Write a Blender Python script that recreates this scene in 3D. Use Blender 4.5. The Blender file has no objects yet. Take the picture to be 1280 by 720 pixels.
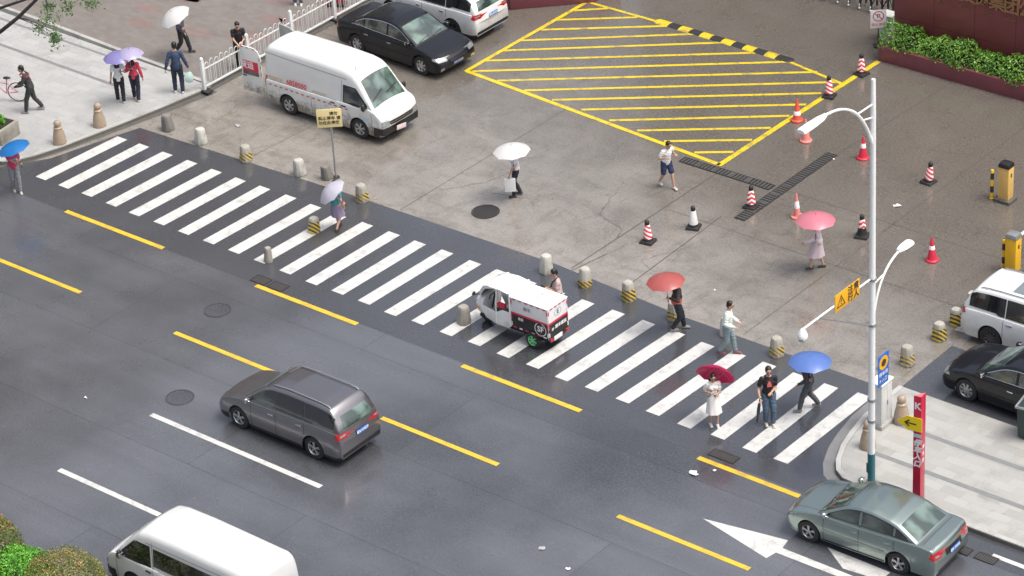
EXPOSURE = 0.48
import bpy, bmesh, math, random
import numpy as np
from mathutils import Vector, Matrix, Euler
from mathutils.bvhtree import BVHTree
R = math.radians
random.seed(7); rng = np.random.default_rng(11)
scn = bpy.context.scene
COL = scn.collection

# ------------------------------------------------------------------ materials
def new_mat(name):
    m = bpy.data.materials.new(name); m.use_nodes = True
    nt = m.node_tree; b = nt.nodes['Principled BSDF']
    return m, nt, b
def N(nt, typ, **kw):
    n = nt.nodes.new(typ)
    for k, v in kw.items():
        if k.startswith('_'): setattr(n, k[1:], v)
        else:
            key = k.replace('__', ' ')
            n.inputs[int(key[1:]) if key[0] == 'i' and key[1:].isdigit() else key].default_value = v
    return n
def ln(nt, a, b): nt.links.new(a, b)
def coords(nt, scale=(1, 1, 1), rot=(0, 0, 0), loc=(0, 0, 0)):
    t = nt.nodes.new('ShaderNodeTexCoord'); mp = nt.nodes.new('ShaderNodeMapping')
    mp.inputs['Scale'].default_value = scale; mp.inputs['Rotation'].default_value = rot; mp.inputs['Location'].default_value = loc
    ln(nt, t.outputs['Object'], mp.inputs['Vector']); return mp.outputs['Vector']
def noise(nt, vec, scale, detail=4, rough=.55, dist=0.0):
    n = N(nt, 'ShaderNodeTexNoise', Scale=scale, Detail=detail, Roughness=rough, Distortion=dist); ln(nt, vec, n.inputs['Vector']); return n.outputs['Fac']
def ramp(nt, fac, stops):
    r = nt.nodes.new('ShaderNodeValToRGB'); e = r.color_ramp.elements
    r.color_ramp.interpolation = 'EASE'
    while len(e) < len(stops): e.new(.5)
    for el, (p, c) in zip(e, stops):
        el.position = p; el.color = (c, c, c, 1) if not isinstance(c, tuple) else (*c, 1)
    ln(nt, fac, r.inputs['Fac']); return r.outputs['Color']
def mix(nt, fac, a, b, mode='MIX'):
    m = nt.nodes.new('ShaderNodeMix'); m.data_type = 'RGBA'; m.blend_type = mode
    for s, v in ((0, fac), (6, a), (7, b)):
        if hasattr(v, 'is_linked'): ln(nt, v, m.inputs[s])
        elif isinstance(v, tuple): m.inputs[s].default_value = (*v, 1)
        else: m.inputs[s].default_value = v
    return m.outputs[2]
def mth(nt, op, a, b=None, c=None):
    m = nt.nodes.new('ShaderNodeMath'); m.operation = op
    for i, v in enumerate((a, b, c)):
        if v is None: continue
        if hasattr(v, 'is_linked'): ln(nt, v, m.inputs[i])
        else: m.inputs[i].default_value = v
    return m.outputs[0]
def bump(nt, b, h, strength=.3, dist=.01):
    bp = N(nt, 'ShaderNodeBump', Strength=strength, Distance=dist); ln(nt, h, bp.inputs['Height']); ln(nt, bp.outputs['Normal'], b.inputs['Normal'])

def simple(name, col, rough=.5, metal=0., var=.12, vscale=6., coat=0., spec=.5, bmp=0., dirt=0., dirtcol=(.1, .085, .065)):
    """A plain material with slight noise in colour and gloss, and optional blotchy dirt."""
    m, nt, b = new_mat(name)
    v = coords(nt); n = noise(nt, v, vscale, 5)
    lo = tuple(c * (1 - var) for c in col); hi = tuple(min(1, c * (1 + var)) for c in col)
    c = mix(nt, n, lo, hi)
    if dirt > 0:
        d = ramp(nt, noise(nt, v, vscale * .35, 8, .7), [(.45, 0.), (.75, dirt)])
        c = mix(nt, d, c, dirtcol)
    ln(nt, c, b.inputs['Base Color'])
    rr = mth(nt, 'MULTIPLY_ADD', n, rough * .3, rough * .85); ln(nt, rr, b.inputs['Roughness'])
    b.inputs['Metallic'].default_value = metal; b.inputs['Specular IOR Level'].default_value = spec
    b.inputs['Coat Weight'].default_value = coat; b.inputs['Coat Roughness'].default_value = .06
    if bmp: bump(nt, b, noise(nt, v, vscale * 12, 3), bmp, .004)
    return m
def carpaint(name, col, metal=.0, dirt=0., coat=.9, spec=.5):
    m, nt, b = new_mat(name); v = coords(nt)
    c = mix(nt, noise(nt, v, 2.2, 4), tuple(x * .93 for x in col), tuple(min(1, x * 1.05) for x in col))
    # road spray: brown film low on the body, broken up by noise (real dirt, stays with the car)
    sp = nt.nodes.new('ShaderNodeSeparateXYZ'); ln(nt, v, sp.inputs[0])
    h = mth(nt, 'MULTIPLY_ADD', noise(nt, v, 3.5, 8, .7), 1.2, mth(nt, 'MULTIPLY', sp.outputs['Z'], -.75))
    d = ramp(nt, h, [(.0, 0.), (.42, dirt)])
    c = mix(nt, d, c, (.17, .145, .11)); ln(nt, c, b.inputs['Base Color'])
    ln(nt, mth(nt, 'MULTIPLY_ADD', d, .4, .28), b.inputs['Roughness'])
    b.inputs['Metallic'].default_value = metal; b.inputs['Coat Weight'].default_value = coat; b.inputs['Specular IOR Level'].default_value = spec; b.inputs['Coat Roughness'].default_value = .05
    drops = noise(nt, v, 90, 2); bump(nt, b, drops, .06, .003)
    return m
def wetgloss(nt, b, v, lo, hi, scale=.35):
    n = ramp(nt, noise(nt, v, scale, 9, .62, .3), [(.22, lo), (.78, hi)])
    ln(nt, n, b.inputs['Roughness']); return n

M = {}
def ground_mats():
    # --- asphalt of the main road
    m, nt, b = new_mat('wet_asphalt'); v = coords(nt)
    c = mix(nt, ramp(nt, noise(nt, v, .10, 9, .6), [(.30, 0.), (.68, 1.)]), (.020, .0215, .025), (.120, .127, .144))  # broad pale and dark tones put the wet sheen into the colour
    streak = noise(nt, coords(nt, (.12, 1.3, 1)), 1.0, 5)           # wheel polish along the lanes
    c = mix(nt, ramp(nt, streak, [(.25, 0.), (.85, .5)]), c, (.045, .047, .053))
    c = mix(nt, mth(nt, 'MULTIPLY', noise(nt, v, 17, 6, .85), .9), c, (.15, .15, .155), 'ADD') if False else mix(nt, ramp(nt, noise(nt, v, 16, 6, .85), [(.42, .0), (.68, .38)]), c, (.17, .172, .18))
    c = mix(nt, ramp(nt, noise(nt, v, 21, 5, .85), [(.45, .0), (.70, .5)]), c, (.028, .029, .033))
    pt = N(nt, 'ShaderNodeTexBrick', Scale=1.0, _offset=.37); ln(nt, coords(nt, (1, 1, 1), (0, 0, 0), (3.1, 1.9, 0)), pt.inputs['Vector']); pt.inputs['Brick Width'].default_value = 11.; pt.inputs['Row Height'].default_value = 3.35; pt.inputs['Mortar Size'].default_value = .012
    pt.inputs['Color1'].default_value = (.9, .9, .9, 1); pt.inputs['Color2'].default_value = (1.08, 1.08, 1.08, 1); pt.inputs['Mortar'].default_value = (.6, .6, .6, 1)
    c = mix(nt, 1.0, c, pt.outputs['Color'], 'MULTIPLY')
    ln(nt, c, b.inputs['Base Color'])
    wetgloss(nt, b, v, .18, .40, .3)
    b.inputs['Coat Weight'].default_value = .9; b.inputs['Coat Roughness'].default_value = .11
    M['road'] = m
    # --- darker asphalt of the crossing
    m, nt, b = new_mat('crossing_asphalt'); v = coords(nt)
    c = mix(nt, noise(nt, v, .35, 6, .6), (.030, .032, .037), (.072, .075, .086))
    c = mix(nt, ramp(nt, noise(nt, v, 16, 6, .85), [(.42, .0), (.68, .32)]), c, (.13, .132, .14))
    c = mix(nt, ramp(nt, noise(nt, v, 21, 5, .85), [(.45, .0), (.70, .5)]), c, (.020, .021, .024))
    ln(nt, c, b.inputs['Base Color']); wetgloss(nt, b, v, .18, .40, .4)
    b.inputs['Coat Weight'].default_value = .85; b.inputs['Coat Roughness'].default_value = .11
    M['cross'] = m
    # --- old concrete forecourt
    m, nt, b = new_mat('wet_concrete'); v = coords(nt)
    c = mix(nt, noise(nt, v, .16, 7, .62), (.165, .150, .130), (.36, .335, .298))
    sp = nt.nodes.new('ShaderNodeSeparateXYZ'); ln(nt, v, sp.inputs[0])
    # dimmer reflections and wetness of the far side and east put into colour
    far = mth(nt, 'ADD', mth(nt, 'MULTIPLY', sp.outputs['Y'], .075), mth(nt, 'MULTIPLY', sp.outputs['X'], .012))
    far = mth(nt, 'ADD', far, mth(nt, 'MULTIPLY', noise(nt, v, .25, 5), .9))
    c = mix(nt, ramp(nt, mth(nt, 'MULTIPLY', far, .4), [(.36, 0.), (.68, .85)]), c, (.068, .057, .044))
    st = noise(nt, coords(nt, (1, 2.2, 1), (0, 0, .5)), .55, 8, .72, .6)
    c = mix(nt, ramp(nt, st, [(.42, 0.), (.68, .55)]), c, (.085, .070, .056))
    st2 = noise(nt, coords(nt, (2.6, 1, 1), (0, 0, -.3), (4, 9, 0)), .9, 8, .75, .8)
    c = mix(nt, ramp(nt, st2, [(.48, 0.), (.70, .5)]), c, (.055, .046, .038))
    c = mix(nt, ramp(nt, noise(nt, coords(nt, (1, 1.8, 1), (0, 0, .9), (2, 3, 0)), 3.2, 8, .75, .5), [(.52, 0.), (.72, .5)]), c, (.06, .05, .042))
    c = mix(nt, ramp(nt, noise(nt, v, 15, 6, .85), [(.40, .0), (.68, .30)]), c, (.46, .44, .40))
    c = mix(nt, ramp(nt, noise(nt, v, 19, 6, .85), [(.44, .0), (.70, .55)]), c, (.085, .074, .062))
    ln(nt, c, b.inputs['Base Color'])
    wetgloss(nt, b, v, .14, .5, .45); b.inputs['Coat Weight'].default_value = .6; b.inputs['Coat Roughness'].default_value = .10
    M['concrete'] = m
    # --- granite pavement, laid in slabs
    def paving(name, lo, hi, bw, bh, joint, gloss):
        m, nt, b = new_mat(name); v = coords(nt)
        br = N(nt, 'ShaderNodeTexBrick', Scale=1.0, _offset=.5); ln(nt, v, br.inputs['Vector'])
        br.inputs['Brick Width'].default_value = bw; br.inputs['Row Height'].default_value = bh
        br.inputs['Mortar Size'].default_value = .006; br.inputs['Mortar Smooth'].default_value = .4; br.inputs['Bias'].default_value = 0
        br.inputs['Color1'].default_value = (*lo, 1); br.inputs['Color2'].default_value = (*hi, 1)
        br.inputs['Mortar'].default_value = (*joint, 1)
        c = mix(nt, .45, br.outputs['Color'], mix(nt, noise(nt, v, .5, 6, .65), lo, hi))
        c = mix(nt, ramp(nt, noise(nt, v, 1.1, 8, .7, .5), [(.5, 0.), (.72, .4)]), c, tuple(x * .55 for x in lo))
        c = mix(nt, ramp(nt, noise(nt, v, 45, 3, .7), [(.3, 0.), (.8, .25)]), c, tuple(x * .6 for x in lo))
        ln(nt, c, b.inputs['Base Color']); wetgloss(nt, b, v, gloss, gloss + .25, .6)
        b.inputs['Coat Weight'].default_value = .9; b.inputs['Coat Roughness'].default_value = .07
        bump(nt, b, br.outputs['Fac'], .25, -.004); return m
    M['granite_l'] = paving('granite_paving_west', (.38, .385, .375), (.50, .505, .495), .6, .3, (.24, .24, .23), .16)
    M['granite_r'] = paving('granite_paving_east', (.31, .307, .285), (.45, .445, .415), .6, .3, (.27, .265, .25), .25)
    M['plaza'] = paving('pinkish_plaza_paving', (.185, .165, .152), (.255, .232, .215), .3, .15, (.18, .15, .14), .25)
    M['kerb'] = simple('granite_kerb', (.42, .42, .40), .35, var=.2, vscale=3, coat=.3, dirt=.5, bmp=.3)
    M['kerb_dark'] = simple('dark_base_kerb_shade', (.10, .095, .085), .5, var=.3, vscale=4, bmp=.3)  # dark bases; on kerb faces the colour carries their shadow band
    M['band'] = simple('grey_paving_band', (.20, .205, .205), .35, var=.2, vscale=5, coat=.2)
    M['gutter'] = simple('concrete_gutter', (.19, .19, .185), .35, var=.25, vscale=3, coat=.5, dirt=.3)
    M['plaza_red'] = paving('faded_red_paving', (.215, .155, .142), (.275, .205, .19), .3, .15, (.18, .15, .14), .25)
    M['crack'] = simple('crack_grime', (.10, .088, .076), .6, var=.3, vscale=3)
    M['joint'] = simple('slab_joint', (.075, .066, .058), .6, var=.3, vscale=3)
    def paint(name, col, wear, wc):
        m, nt, b = new_mat(name); v = coords(nt)
        c = mix(nt, noise(nt, v, 1.2, 5), tuple(x * .86 for x in col), col)
        w = ramp(nt, noise(nt, v, 2.6, 12, .80, .4), [(.48, 0.), (.62, wear)])
        c = mix(nt, w, c, wc); ln(nt, c, b.inputs['Base Color']); b.inputs['Roughness'].default_value = .32
        bump(nt, b, noise(nt, v, 60, 3), .3, .004); return m
    M['white_line'] = paint('white_road_paint', (.60, .60, .575), .6, (.30, .30, .30))
    M['yellow_line'] = paint('yellow_road_paint', (.70, .46, .04), .5, (.25, .19, .08))
    M['yellow_box'] = paint('yellow_box_paint', (.70, .52, .02), .7, (.22, .18, .08))
ground_mats()
M['white_paint'] = simple('white_enamel', (.84, .86, .85), .35, var=.05, coat=.3)
M['fence_white'] = simple('fence_white_enamel', (.74, .76, .75), .4, var=.08, dirt=.25)
M['grey_metal'] = simple('galvanised_metal', (.36, .37, .38), .4, metal=.6, var=.15)
M['dark_metal'] = simple('dark_cast_iron', (.045, .042, .040), .5, metal=.3, var=.3, bmp=.2)
M['black_plastic'] = simple('black_plastic', (.018, .018, .02), .4, var=.2)
M['rubber'] = simple('black_rubber', (.022, .022, .023), .6, var=.25)
M['alloy'] = simple('wheel_alloy', (.55, .56, .57), .28, metal=.75, var=.06)
M['alloy_dark'] = simple('dark_wheel_alloy', (.10, .10, .11), .3, metal=.7, var=.1)
M['steel_wheel'] = simple('silver_hubcap', (.45, .45, .45), .35, metal=.5, var=.1, dirt=.3)
M['green_rim'] = simple('green_wheel_hub', (.16, .62, .24), .4, var=.1)
def glass(name, tint, interior):
    m, nt, b = new_mat(name); v = coords(nt)
    c = mix(nt, ramp(nt, noise(nt, v, 1.7, 2, .5, .3), [(.38, 0.), (.66, 1.)]), tint, interior)
    ln(nt, c, b.inputs['Base Color']); b.inputs['Roughness'].default_value = .06; b.inputs['Specular IOR Level'].default_value = .8
    b.inputs['Coat Weight'].default_value = 1.; b.inputs['Coat Roughness'].default_value = .03; return m
M['glass'] = glass('tinted_car_glass', (.008, .012, .011), (.085, .10, .09))
M['glass_green'] = glass('pale_green_windscreen_glass', (.025, .045, .038), (.14, .21, .18))
M['glass_black'] = glass('privacy_glass', (.006, .006, .007), (.012, .012, .013))
M['lamp_clear'] = simple('clear_headlight_lens', (.36, .38, .39), .10, metal=.5, var=.6, vscale=14, coat=1.)
M['lamp_red'] = simple('red_tail_light_lens', (.42, .012, .02), .14, var=.35, vscale=12, coat=1.)
M['lamp_amber'] = simple('amber_light_lens', (.75, .25, .02), .15, var=.2, coat=1.)
M['plate_blue'] = simple('blue_number_plate', (.03, .16, .55), .35, var=.1)
M['chrome'] = simple('chrome_trim', (.7, .7, .7), .15, metal=1., var=.05)
M['red_paint'] = simple('red_decal', (.62, .03, .07), .4, var=.06)
M['black_paint'] = simple('black_decal', (.02, .02, .022), .4, var=.1)
M['white_decal'] = simple('white_decal', (.8, .8, .8), .4, var=.03)
M['grey_decal'] = simple('faded_grey_decal', (.35, .36, .37), .5, var=.1)
M['tan_decal'] = simple('faded_tan_decal', (.55, .42, .30), .5, var=.15)
M['dark_text'] = simple('dark_lettering', (.05, .04, .02), .5, var=.05)
M['gold'] = simple('bronze_lettering', (.30, .16, .08), .5, metal=.1, var=.25, vscale=9)
M['maroon'] = simple('maroon_stone_cladding', (.19, .042, .052), .32, var=.22, vscale=1.1, coat=.25, bmp=.08)
M['maroon_rim'] = simple('maroon_planter_stone', (.19, .052, .064), .4, var=.3, vscale=2.0, coat=.15)
M['soil'] = simple('dark_soil', (.035, .026, .018), .9, var=.4, vscale=20, bmp=.6)
M['bark'] = simple('dark_wet_bark', (.030, .024, .022), .65, var=.4, vscale=9, bmp=.7)
M['conc_boll'] = simple('weathered_concrete', (.32, .30, .26), .7, var=.3, vscale=4, dirt=.75, bmp=.6)
M['conc_white'] = simple('whitewashed_concrete', (.50, .49, .44), .65, var=.3, vscale=5, dirt=.8, bmp=.5)
M['conc_dark'] = simple('grimy_concrete', (.20, .19, .175), .75, var=.35, vscale=4, dirt=.8, bmp=.6)
M['granite_b'] = simple('tan_granite', (.37, .285, .205), .5, var=.25, vscale=22, bmp=.35, dirt=.25, coat=.2)

def stripes(name, ca, cb, freq, dx=0., dy=0., chev=0., duty=.5, rough=.45, base=None, zlo=None, zhi=None, wear=.0):
    """painted stripes: frac(freq*(z + dx*x + dy*y - chev*|u|)); outside zlo..zhi the base colour."""
    m, nt, b = new_mat(name); v = coords(nt)
    sp = nt.nodes.new('ShaderNodeSeparateXYZ'); ln(nt, v, sp.inputs[0])
    x, y, z = sp.outputs
    t = mth(nt, 'ADD', z, mth(nt, 'ADD', mth(nt, 'MULTIPLY', x, dx), mth(nt, 'MULTIPLY', y, dy)))
    if chev:
        u = mth(nt, 'ABSOLUTE', mth(nt, 'ADD', mth(nt, 'MULTIPLY', x, .757), mth(nt, 'MULTIPLY', y, .653)))
        t = mth(nt, 'ADD', t, mth(nt, 'MULTIPLY', u, chev))
    f = mth(nt, 'FRACT', mth(nt, 'MULTIPLY', t, freq)); s = mth(nt, 'GREATER_THAN', f, duty)
    c = mix(nt, s, ca, cb)
    if base is not None:
        k = mth(nt, 'MULTIPLY', mth(nt, 'GREATER_THAN', z, zlo), mth(nt, 'LESS_THAN', z, zhi))
        if wear:
            k = mth(nt, 'MULTIPLY', k, ramp(nt, noise(nt, v, 7, 8, .75), [(.42 + .1 * (1 - wear), 1.), (.62, 1 - wear)]))
        bc = mix(nt, noise(nt, v, 5, 5), tuple(q * .7 for q in base), base)
        bc = mix(nt, ramp(nt, noise(nt, v, 4, 8, .7), [(.45, 0.), (.72, .7)]), bc, (.13, .12, .10))
        c = mix(nt, k, bc, c)
    c = mix(nt, ramp(nt, noise(nt, v, 9, 8, .7), [(.5, 0.), (.8, .35)]), c, (.12, .11, .10))
    ln(nt, c, b.inputs['Base Color']); b.inputs['Roughness'].default_value = rough
    bump(nt, b, noise(nt, v, 40, 3), .3, .004); return m
Y_, K_ = (.66, .46, .04), (.03, .028, .025)
M['boll_full'] = stripes('hazard_striped_concrete', Y_, K_, 7.5, .75, .65, base=(.50, .48, .42), zlo=.03, zhi=.37, wear=.35)
M['boll_low'] = stripes('half_striped_concrete', Y_, K_, 8.5, .75, .65, base=(.55, .53, .47), zlo=.02, zhi=.20, wear=.35)
M['boll_worn'] = stripes('worn_striped_concrete', Y_, K_, 8.0, .75, .65, base=(.46, .44, .38), zlo=.06, zhi=.32, wear=.9)
RR, WW = (.62, .04, .05), (.76, .74, .72)
M['cone_diag'] = stripes('red_white_diagonal_sleeve', WW, RR, 7.5, .45, .45)
M['cone_chev'] = stripes('red_white_chevron_sleeve', WW, RR, 7.5, chev=.9)
M['cone_white'] = simple('scuffed_white_sleeve', (.66, .66, .64), .45, var=.12, vscale=14, dirt=.4)
M['cone_red'] = simple('red_cone_plastic', (.58, .028, .06), .4, var=.2, vscale=8)
M['cone_pink'] = simple('sun_faded_pink_cone_plastic', (.68, .22, .19), .5, var=.2, vscale=8)
M['cone_orange'] = simple('orange_red_cone_plastic', (.66, .09, .05), .45, var=.2, vscale=8)
M['post_yb'] = stripes('yellow_black_banded_post', (.80, .50, .03), K_, 2.4)
M['door_red'] = stripes('reflective_red_white_tape', (.8, .8, .8), (.5, .02, .05), 3.2, 1., 0)

# ------------------------------------------------------------------ mesh building
class MB:
    def __init__(s): s.v = []; s.f = []; s.m = []; s.mi = 0
    def add(s, vs, fs):
        o = len(s.v); s.v += [tuple(map(float, p)) for p in vs]
        for f in fs: s.f.append([i + o for i in f]); s.m.append(s.mi)
        return s
    def box(s, c, size, rot=None, taper=1.0):
        hx, hy, hz = (q / 2 for q in size)
        P = [Vector((sx * hx * (taper if sz > 0 else 1), sy * hy * (taper if sz > 0 else 1), sz * hz)) for sz in (-1, 1) for sx, sy in ((-1, -1), (1, -1), (1, 1), (-1, 1))]
        if rot is not None:
            Mx = Euler(rot).to_matrix() if not isinstance(rot, Matrix) else rot
            P = [Mx @ p for p in P]
        P = [p + Vector(c) for p in P]
        return s.add(P, [(3, 2, 1, 0), (4, 5, 6, 7), (0, 1, 5, 4), (1, 2, 6, 5), (2, 3, 7, 6), (3, 0, 4, 7)])
    def loft(s, rings, cap=True, close=True):
        n = len(rings[0]); o = len(s.v); vs = [p for r in rings for p in r]; fs = []
        for i in range(len(rings) - 1):
            for j in range(n if close else n - 1):
                k = (j + 1) % n; fs.append((i * n + j, i * n + k, (i + 1) * n + k, (i + 1) * n + j))
        if cap and close: fs.append(tuple(range(n))[::-1]); fs.append(tuple((len(rings) - 1) * n + j for j in range(n)))
        return s.add(vs, fs)
    def tube(s, pts, rad, n=10, cap=True):
        pts = [Vector(p) for p in pts]; rad = rad if isinstance(rad, (list, tuple)) else [rad] * len(pts)
        rings = []; up = None
        for i, p in enumerate(pts):
            d = (pts[min(i + 1, len(pts) - 1)] - pts[max(i - 1, 0)]).normalized()
            if up is None: up = d.orthogonal().normalized()
            up = (up - d * up.dot(d)); up = up.normalized() if up.length > 1e-5 else d.orthogonal().normalized()
            q = d.cross(up)
            rings.append([p + (up * math.cos(a) + q * math.sin(a)) * rad[i] for a in [2 * math.pi * k / n for k in range(n)]])
        return s.loft(rings, cap)
    def lathe(s, prof, c=(0, 0, 0), n=24, axis='z', cap=True):
        rings = []
        for r, h in prof:
            ring = []
            for k in range(n):
                a = 2 * math.pi * k / n; x, y = r * math.cos(a), r * math.sin(a)
                p = (x, y, h) if axis == 'z' else ((x, h, y) if axis == 'y' else (h, x, y))
                ring.append((p[0] + c[0], p[1] + c[1], p[2] + c[2]))
            rings.append(ring)
        return s.loft(rings, cap)
    def prism(s, poly, z0, z1):
        n = len(poly); return s.add([(x, y, z0) for x, y in poly] + [(x, y, z1) for x, y in poly],
                     [tuple(range(n))[::-1], tuple(range(n, 2 * n))] + [(i, (i + 1) % n, n + (i + 1) % n, n + i) for i in range(n)])
    def ell(s, c, r, n=14, m=9, rot=None):
        Mx = Euler(rot).to_matrix() if rot is not None else Matrix.Identity(3)
        rings = []
        for i in range(m + 1):
            t = math.pi * (i / m) if 0 < i < m else (.02 if i == 0 else math.pi - .02)
            rings.append([Vector(c) + Mx @ Vector((r[0] * math.sin(t) * math.cos(2 * math.pi * k / n), r[1] * math.sin(t) * math.sin(2 * math.pi * k / n), -r[2] * math.cos(t))) for k in range(n)])
        return s.loft(rings)
    def cap(s, p0, p1, r0, r1, n=12):
        """tapered capsule"""
        p0, p1 = Vector(p0), Vector(p1); d = (p1 - p0); L = d.length; d = d / max(L, 1e-6); up = d.orthogonal().normalized(); q = d.cross(up); rings = []
        for t in (-.98, -.8, -.45, 0): rings.append((p0 + d * r0 * t, r0 * math.sqrt(max(0, 1 - t * t))))
        for t in (0, .45, .8, .98): rings.append((p1 + d * r1 * t, r1 * math.sqrt(max(0, 1 - t * t))))
        return s.loft([[c + (up * math.cos(2 * math.pi * k / n) + q * math.sin(2 * math.pi * k / n)) * rr for k in range(n)] for c, rr in rings])
    def mesh(s, name):
        me = bpy.data.meshes.new(name); me.from_pydata(s.v, [], s.f); me.update(); return me
    def build(s, name, mats, parent=None, smooth=None, bevel=0., kind=None, fix=True):
        me = s.mesh(name)
        mats = mats if isinstance(mats, (list, tuple)) else [mats]
        for mt in mats: me.materials.append(mt)
        if len(mats) > 1: me.polygons.foreach_set('material_index', s.m)
        if fix:
            bm = bmesh.new(); bm.from_mesh(me); bmesh.ops.recalc_face_normals(bm, faces=bm.faces)
            if bevel > 0:
                es = [e for e in bm.edges if len(e.link_faces) == 2 and e.calc_face_angle(0) > R(35)]
                bmesh.ops.bevel(bm, geom=es, offset=bevel, segments=2, affect='EDGES', profile=.6, clamp_overlap=True)
            bm.to_mesh(me); bm.free()
        return link(name, me, parent, smooth if smooth is not None else (40 if bevel else None), kind)
def link(name, me, parent=None, smooth=None, kind=None):
    o = bpy.data.objects.new(name, me); COL.objects.link(o)
    if parent is not None: o.parent = parent
    if smooth is not None:
        me.polygons.foreach_set('use_smooth', [True] * len(me.polygons))
        if smooth < 180: me.set_sharp_from_angle(angle=R(smooth))
    if kind: o['kind'] = kind
    return o
def thing(name, label, cat, loc=(0, 0, 0), rz=0., group=None):
    o = bpy.data.objects.new(name, None); COL.objects.link(o); o.empty_display_size = .2
    o.location = loc; o.rotation_euler = (0, 0, R(rz)); o['label'] = label; o['category'] = cat
    if group: o['group'] = group
    return o
def tag(o, label, cat, group=None):
    o['label'] = label; o['category'] = cat
    if group: o['group'] = group
    return o
def copy_tree(o, parent=None):
    c = o.copy(); COL.objects.link(c); c.parent = parent
    for ch in list(o.children): copy_tree(ch, c)
    return c
def dup(o, loc, rz=0., label=None):
    c = copy_tree(o); c.location = loc; c.rotation_euler = (0, 0, R(rz))
    if label: c['label'] = label
    return c
def plabel(o, t): o['label'] = t; return o

def text_mesh(body, size, extrude=.002, shear=0., align='CENTER', bold=0.):
    cu = bpy.data.curves.new('lettering', 'FONT'); cu.body = body; cu.size = size; cu.extrude = extrude
    cu.align_x = align; cu.align_y = 'CENTER'; cu.shear = shear; cu.resolution_u = 2; cu.offset = bold
    o = bpy.data.objects.new('lettering', cu); COL.objects.link(o)
    dg = bpy.context.evaluated_depsgraph_get(); me = bpy.data.meshes.new_from_object(o.evaluated_get(dg))
    bpy.data.objects.remove(o); bpy.data.curves.remove(cu); return me
def text(body, size, mat, parent, loc, rot=(90, 0, 0), name='lettering', **kw):
    me = text_mesh(body, size, **kw); me.materials.clear(); me.materials.append(mat)
    o = link(name, me, parent); o.location = loc; o.rotation_euler = tuple(R(a) for a in rot); return o
def voxel(mb, name, size, smooth_it=4):
    """fuse overlapping pieces into one continuous surface"""
    me = mb.mesh(name); o = bpy.data.objects.new(name, me); COL.objects.link(o)
    r = o.modifiers.new('r', 'REMESH'); r.mode = 'VOXEL'; r.voxel_size = size; r.adaptivity = 0
    if smooth_it:
        s = o.modifiers.new('s', 'SMOOTH'); s.factor = .5; s.iterations = smooth_it
    dg = bpy.context.evaluated_depsgraph_get(); out = bpy.data.meshes.new_from_object(o.evaluated_get(dg))
    bpy.data.objects.remove(o); bpy.data.meshes.remove(me); out.name = name; out.materials.clear(); return out
def join_mesh(me, mb, midx):
    """append the faces of mb (material index midx) to mesh me"""
    bm = bmesh.new(); bm.from_mesh(me); vs = [bm.verts.new(p) for p in mb.v]
    for f in mb.f:
        try: fa = bm.faces.new([vs[i] for i in f]); fa.material_index = midx
        except ValueError: pass
    bm.to_mesh(me); bm.free(); return me
# ------------------------------------------------------------------ camera, sky, light
cam = bpy.data.cameras.new('camera'); co = bpy.data.objects.new('camera', cam); COL.objects.link(co)
cam.sensor_width = 36; cam.lens = 3814.47 / 1280 * 36; cam.clip_end = 2000; cam.clip_start = 1
rx = Vector((0.7768353940, 0.6273059223, -0.0549003683)); ux = Vector((-0.2795752344, 0.4217058053, 0.8625554487)); fx = Vector((-0.5642379453, 0.6547148186, -0.5029751957))
mw = Matrix.Identity(4)
for i in range(3): mw[i][0], mw[i][1], mw[i][2] = rx[i], ux[i], -fx[i]
mw.translation = Vector((63.7878, -52.3659, 42.4630)); co.matrix_world = mw; scn.camera = co

w = bpy.data.worlds.new('World'); scn.world = w; w.use_nodes = True; nt = w.node_tree; bg = nt.nodes['Background']
sky = nt.nodes.new('ShaderNodeTexSky'); sky.sky_type = 'NISHITA'; sky.sun_disc = False
SUN_EL, SUN_AZ = 66, 75          # azimuth measured clockwise from +y
sky.sun_elevation = R(SUN_EL); sky.sun_rotation = R(SUN_AZ); sky.air_density = 1.0; sky.dust_density = 7.0; sky.ozone_density = 1.0
hs = nt.nodes.new('ShaderNodeHueSaturation'); hs.inputs['Saturation'].default_value = .62
nt.links.new(sky.outputs[0], hs.inputs['Color']); nt.links.new(hs.outputs[0], bg.inputs['Color']); bg.inputs['Strength'].default_value = .15
sl = bpy.data.lights.new('sun', 'SUN'); sl.energy = 1.4; sl.angle = R(22); sl.color = (1, .97, .93)
so = bpy.data.objects.new('sun', sl); COL.objects.link(so)
dv = Vector((math.sin(R(SUN_AZ)) * math.cos(R(SUN_EL)), math.cos(R(SUN_AZ)) * math.cos(R(SUN_EL)), math.sin(R(SUN_EL))))
so.rotation_euler = dv.to_track_quat('Z', 'Y').to_euler()
vs = scn.view_settings; vs.view_transform = 'Standard'; vs.look = 'None'; vs.gamma = 1; vs.use_curve_mapping = False; vs.exposure = EXPOSURE

# ------------------------------------------------------------------ ground sheets
def sheet(name, poly, z, mat, thick=0.0, side=None):
    mb = MB()
    if thick: mb.prism(poly, z - thick, z)
    else: mb.add([(x, y, z) for x, y in poly], [tuple(range(len(poly)))])
    o = mb.build(name, mat, kind='structure'); return o
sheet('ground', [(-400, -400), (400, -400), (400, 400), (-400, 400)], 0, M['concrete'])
sheet('road', [(-400, -14.4), (400, -14.4), (400, -.9), (-400, -.9)], .004, M['road'])
sheet('crossing_asphalt', [(-400, -.9), (400, -.9), (400, .0), (30, .0), (28.3, 1.6), (27.85, 2.6), (27.80, 4.25), (21, 4.28), (16.4, 4.62), (8.4, 4.5), (.37, 4.15), (.0, 3.0), (-.5, 1.2), (-1.4, -.05), (-400, -.05)], .006, M['cross'])
sheet('parking_asphalt', [(27.79, 4.3), (60, 4.3), (60, 7.0), (27.79, 7.0)], .005, M['cross'])
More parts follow.
